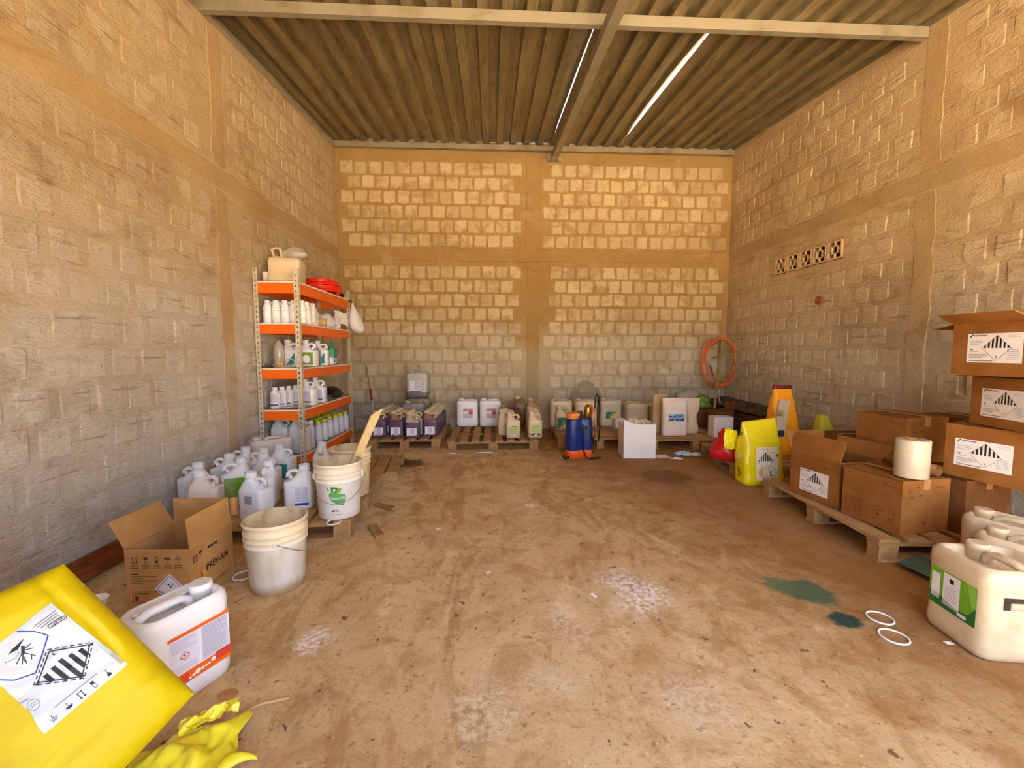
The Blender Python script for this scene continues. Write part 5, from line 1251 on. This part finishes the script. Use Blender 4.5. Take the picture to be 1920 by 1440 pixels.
def prints(w_, d_, h_):
    F = Decal(front(w_, -d_ / 2)); q = w_ / .36
    F.rect(-.145 * q, h_ - .03, -.135 * q, h_ - .02, 0); F.bars(-.165 * q, h_ * .42, .13 * q, 8, .0145, .004, 0)
    F.path([(.03 * q, h_ * .40), (.14 * q, h_ * .40), (.14 * q, h_ * .18), (.03 * q, h_ * .18)], .003, 0, 0, True); F.rect(.04 * q, h_ * .33, .09 * q, h_ * .35, 0); F.rect(.04 * q, h_ * .22, .06 * q, h_ * .28, 0); F.rect(.11 * q, h_ * .20, .13 * q, h_ * .24, 0)
    F.poly([(.075 * q, h_ - .045), (.095 * q, h_ - .045), (.087 * q, h_ - .030)], 0); F.rect(.07 * q, h_ - .052, .155 * q, h_ - .047, 0); F.ell(.045 * q, h_ - .08, .006, .006, 0, 0, 8); F.ell(.03 * q, .05, .006, .006, 0, 0, 8)
    G = Decal(plane((w_ / 2, 0, 0), (0, 1, 0), (0, 0, 1)))
    G.icon('up', -d_ * .34, h_ - .06, .03, 0, 0); G.icon('glass', -d_ * .18, h_ - .05, .03, 0, 0); G.ell(d_ * .05, h_ - .05, .014, .016, 0, 0, 10); G.rect(d_ * .2, h_ - .055, d_ * .38, h_ - .045, 0); G.rect(-d_ * .34, h_ - .11, -d_ * .26, h_ - .10, 0); G.rect(-d_ * .16, h_ - .10, -d_ * .08, h_ - .09, 0); G.ell(.0, .06, .013, .013, 0, 0, 10)
    return [(F, [CI]), (G, [CI])]
RF = math.radians(-82)                                               # printed face looks at the aisle
def lf(w_, d_): return front(w_, -d_ / 2)
# open carton with label (face towards the aisle)
def place(lab, cx, cy, z, rz, w_, d_, h_, dec, mat=CARD2, **k): return carton('cardboard_box', lab, (cx, cy, z), rz, w_, d_, h_, mat, dec=dec, **k)
a = math.radians(-83); w_, d_, h_ = .42, .34, .33
def centre(px, py, rz, w_, d_):                                      # from the near lower face corner (local +w/2, -d/2)
    c, s = math.cos(rz), math.sin(rz); return px - (c * w_ / 2 + s * d_ / 2), py - (s * w_ / 2 - c * d_ / 2)
x, y = centre(2.425, 2.765, a, w_, d_)
place('open carton with class nine label and raised front flap on the near pallet', x, y, PZ2, a, w_, d_, h_, [lab9(-.115, .045, front(w_, -d_ / 2), .24, .17)], closed=False, flaps={'f': (-.30, .15), 'l': (.45, .15), 'b': (.9, .15), 'r': (-2.2, .12)})
o = crumple(.30, .26, .03, 4.1).build('bag_in_carton', BLKF, loc=(x, y, PZ2 + .25)); solid(o); tag(o, 'dark liner bag inside the open labelled carton', 'bag')
a = math.radians(-82); w_, d_, h_ = .37, .36, .33
x, y = centre(2.452, 2.345, a, w_, d_)
place('closed carton with brown print at the front corner of the near pallet', x, y, PZ2, a, w_, d_, h_, prints(w_, d_, h_))
XA, YA = x, y
x0_, y0_ = x + .36, y + .02
place('dark carton behind the front corner carton, under the labelled stack', x0_ + .03, y0_ - .03, PZ2, a, w_, d_, h_, prints(w_, d_, h_), CARD3)
t = thing('stretch_film_roll', 'translucent roll of stretch film standing on the closed cartons', 'roll', (2.575, 2.42, PZ2 + h_ + .01)); m = MB(); m.lathe([(.080, 0), (.083, .006), (.083, .225), (.080, .23), (.04, .23), (.038, .22), (.038, .01), (.04, 0)], 26, cap0=False, cap1=False); m.build('film', STRETCH, t); m = MB(); m.lathe([(.037, -.0), (.037, .235), (.032, .235), (.032, .0)], 18, cap0=False, cap1=False); m.build('core', CARD, t)
t = thing('cardboard_tube', 'brown cardboard tube lying on the closed carton beside the film roll', 'tube', (2.72, 2.55, PZ2 + h_ + .042), math.radians(100)); m = MB(); m.lathe([(.035, -.14), (.035, .14), (.030, .14), (.030, -.14)], 16, M=Matrix.Rotation(PI / 2, 4, 'Y'), cap0=False, cap1=False); m.build('tube', TAPE, t)
# second layer
a = math.radians(-84); w_, d_, h_ = .37, .36, .33
place('brown carton beneath the printed second-layer carton', 3.13, 2.98, PZ2, a, w_, d_, .288, None, CARD3)
x, y = centre(2.965, 2.84, a, w_, d_)
place('printed carton of the second layer behind the near pallet cartons', x, y, PZ2 + .298, a, w_, d_, h_, prints(w_, d_, h_), CARD2)
place('plain tall brown carton right behind the second-layer printed carton', 3.55, 2.98, PZ2, a, .36, .36, .62, None, CARD3)
# labelled stack at the right edge of the picture
zc = PZ2 + .335
a = math.radians(-79); x, y = centre(2.93, 2.09, a, .40, .36); place('labelled carton at the bottom of the tall right-hand stack', x, y, zc, a, .40, .36, .325, [lab9(-.15, .075, front(.40, -.18), .26, .165)])
zc += .332
a = math.radians(-104); x, y = centre(2.85, 2.05, a, .40, .38); place('labelled carton in the middle of the tall stack, turned to the camera', x, y, zc, a, .40, .38, .288, [lab9(-.125, .055, front(.40, -.19), .27, .165)], flaps={'l': (1.62, .13)})
zc += .298
a = math.radians(-92); x, y = centre(2.80, 2.05, a, .40, .38); place('labelled carton on top of the tall stack with lifted flaps', x, y, zc, a, .40, .38, .30, [lab9(-.115, .075, front(.40, -.19), .27, .165)], closed=False, flaps={'l': (1.75, .14), 'f': (1.15, .12), 'b': (1.4, .15), 'r': (1.5, .13)})
# cream cans at the right edge
F = Decal(lambda u, v, h: V((u * .82, -.1635 - h, v))); F.rect(-.13, .12, .13, .287, 0); F.rect(-.12, .15, -.07, .262, 2, 1); F.rect(-.052, .14, .042, .282, 1, 1)
F.poly([(-.13, .12), (.13, .12), (.13, .20), (.09, .155), (.03, .148), (-.06, .165), (-.13, .175)], 3, 1); F.poly([(.075, .287), (.13, .287), (.13, .2), (.11, .19)], 4, 1); F.bars(.058, .275, .06, 3, .012, .004, 4, 2); F.rect(-.015, .245, .008, .265, 5, 2); F.bars(-.04, .225, .07, 6, .011, .003, 6, 2); F.rect(.035, .128, .085, .142, 1, 2)
b, hd, c = can_parts(.285, .33, .385, .045)
b.v = [(x + (.0 if z < .05 else 0), y, z) for x, y, z in b.v]
cf = make_can('jerrycan', 'cream can with bright green label at the right front of the floor', (2.145, 1.625, 0), math.radians(-99), CR, CR, (b, hd, c), [(F, [GRN, PAPER, PAPER, GRND, plain('label_leaf_green', '8fc84a', .5), INK, INKL])])
F = Decal(plane((.1415, -.03, 0), (0, 1, 0), (0, 0, 1))); F.rect(-.07, .225, .03, .275, 0); F.rect(-.07, .255, .02, .275, 1, 1); F.rect(-.07, .225, -.045, .26, 1, 1); F.rect(-.038, .232, .025, .25, 2, 1); F.build('side_label', [plain('label_brownish', 'b09a78', .6), plain('label_dark_brown', '2e2418', .6), plain('label_dusty', 'c9b792', .6)], cf)
F = Decal(plane((.1415, -.03, 0), (0, 1, 0), (0, 0, 1)))
for i, (x, y, lab, a) in enumerate(((2.76, 2.06, 'cream can farther from the camera under the carton stack, cap at the left', -68), (2.55, 1.83, 'cream can between the green-labelled can and the farther can', -66))):
    F = Decal(front(.30, -.126)); F.rect(-.11, .14, .06, .25, 0); F.bars(-.10, .24, .07, 7, .013, .005, 1, 1); F.rect(-.01, .16, .05, .24, 2, 1)
    make_can('jerrycan', lab, (x, y, 0), math.radians(a), CR, CR, can_parts(.31, .25, .36, .06), [(F, [plain('label_faded', 'c3b8ae', .6), INKG, plain('label_mauve', 'a99aa6', .6)])])
# floor litter
o = board(None, 'cover_sheet', GRNC, (2.46, 2.17, .012), (.22, .20, .004), .5); o.rotation_euler = (.12, .0, .35); o.location.z = .03; tag(o, 'dark green card with pale edge on the floor by the near pallet', 'card')
m = MB(); m.box((0, -.1005, -.0), (.22, .004, .012)); m.build('pale_edge', PAPW, o)
for i, (x, y, z_, r, lab) in enumerate(((1.815, 1.80, 0, .050, 'white plastic ring on the floor, farther of the two by the green can'), (1.755, 1.672, 0, .052, 'white plastic ring on the floor, nearer of the two by the green can'), (-1.385, 2.34, 0, .05, 'white plastic ring on the floor left of the front bucket'), (-1.03, 2.735, .136, .042, 'white plastic ring on the pallet below the leaf-logo bucket'))):
    m = MB(); m.tube([(r * math.cos(k * PI / 14), r * math.sin(k * PI / 14), .004) for k in range(28)], .0042, 6, close=True); o = m.build('seal_ring', WH, loc=(x, y, z_ + .0005)); tag(o, lab, 'ring')
o = crumple(.28, .12, .06, 2.9).build('film_scrap', SCRAPB, loc=(2.36, 4.88, 0), rot=(0, 0, -.3)); solid(o); tag(o, 'crumpled pale blue film on the floor before the sack pallet', 'plastic film')
o = crumple(.14, .05, .02, 1.2).build('paper_scrap', PAPW, loc=(2.14, 4.72, 0), rot=(0, 0, -.2)); solid(o); tag(o, 'white torn paper on the floor right of the white cube box', 'paper')
o = crumple(.07, .05, .02, 6.2).build('film_scrap', SCRAPB, loc=(2.34, 2.33, 0), rot=(0, 0, .5)); solid(o); tag(o, 'small bluish film scrap beside the near pallet corner', 'plastic film')
m = MB(); m.lathe([(.034, 0), (.035, .002), (.034, .004)], 14); o = m.build('cardboard_disc', CARD, loc=(-.965, 1.50, .001)); o.scale = (1, .75, 1); tag(o, 'small round cardboard disc on the floor beside the orange-label can', 'disc')
m = MB(); m.tube([(-.88, 1.405, .006), (-.81, 1.445, .010), (-.73, 1.468, .006)], .005, 6); o = m.build('twig', plain('straw', 'c9a468', .8)); tag(o, 'thin straw stick on the floor above the yellow film scrap', 'stick')
for i, (x, y) in enumerate(((-.374, 2.91), (-.02, 2.30), (.52, 2.05), (1.95, 1.62))):
    o = crumple(.035, .022, .008, 3 + i, 5, 4).build('chip', PAPW, loc=(x, y, 0), rot=(0, 0, i)); solid(o); tag(o, ('pale chip on the floor right of the leaf-logo bucket', 'pale chip on the open floor before the white patch', 'pale chip lying at the edge of the white patch', 'pale chip at the foot of the green-labelled can')[i], 'chip')
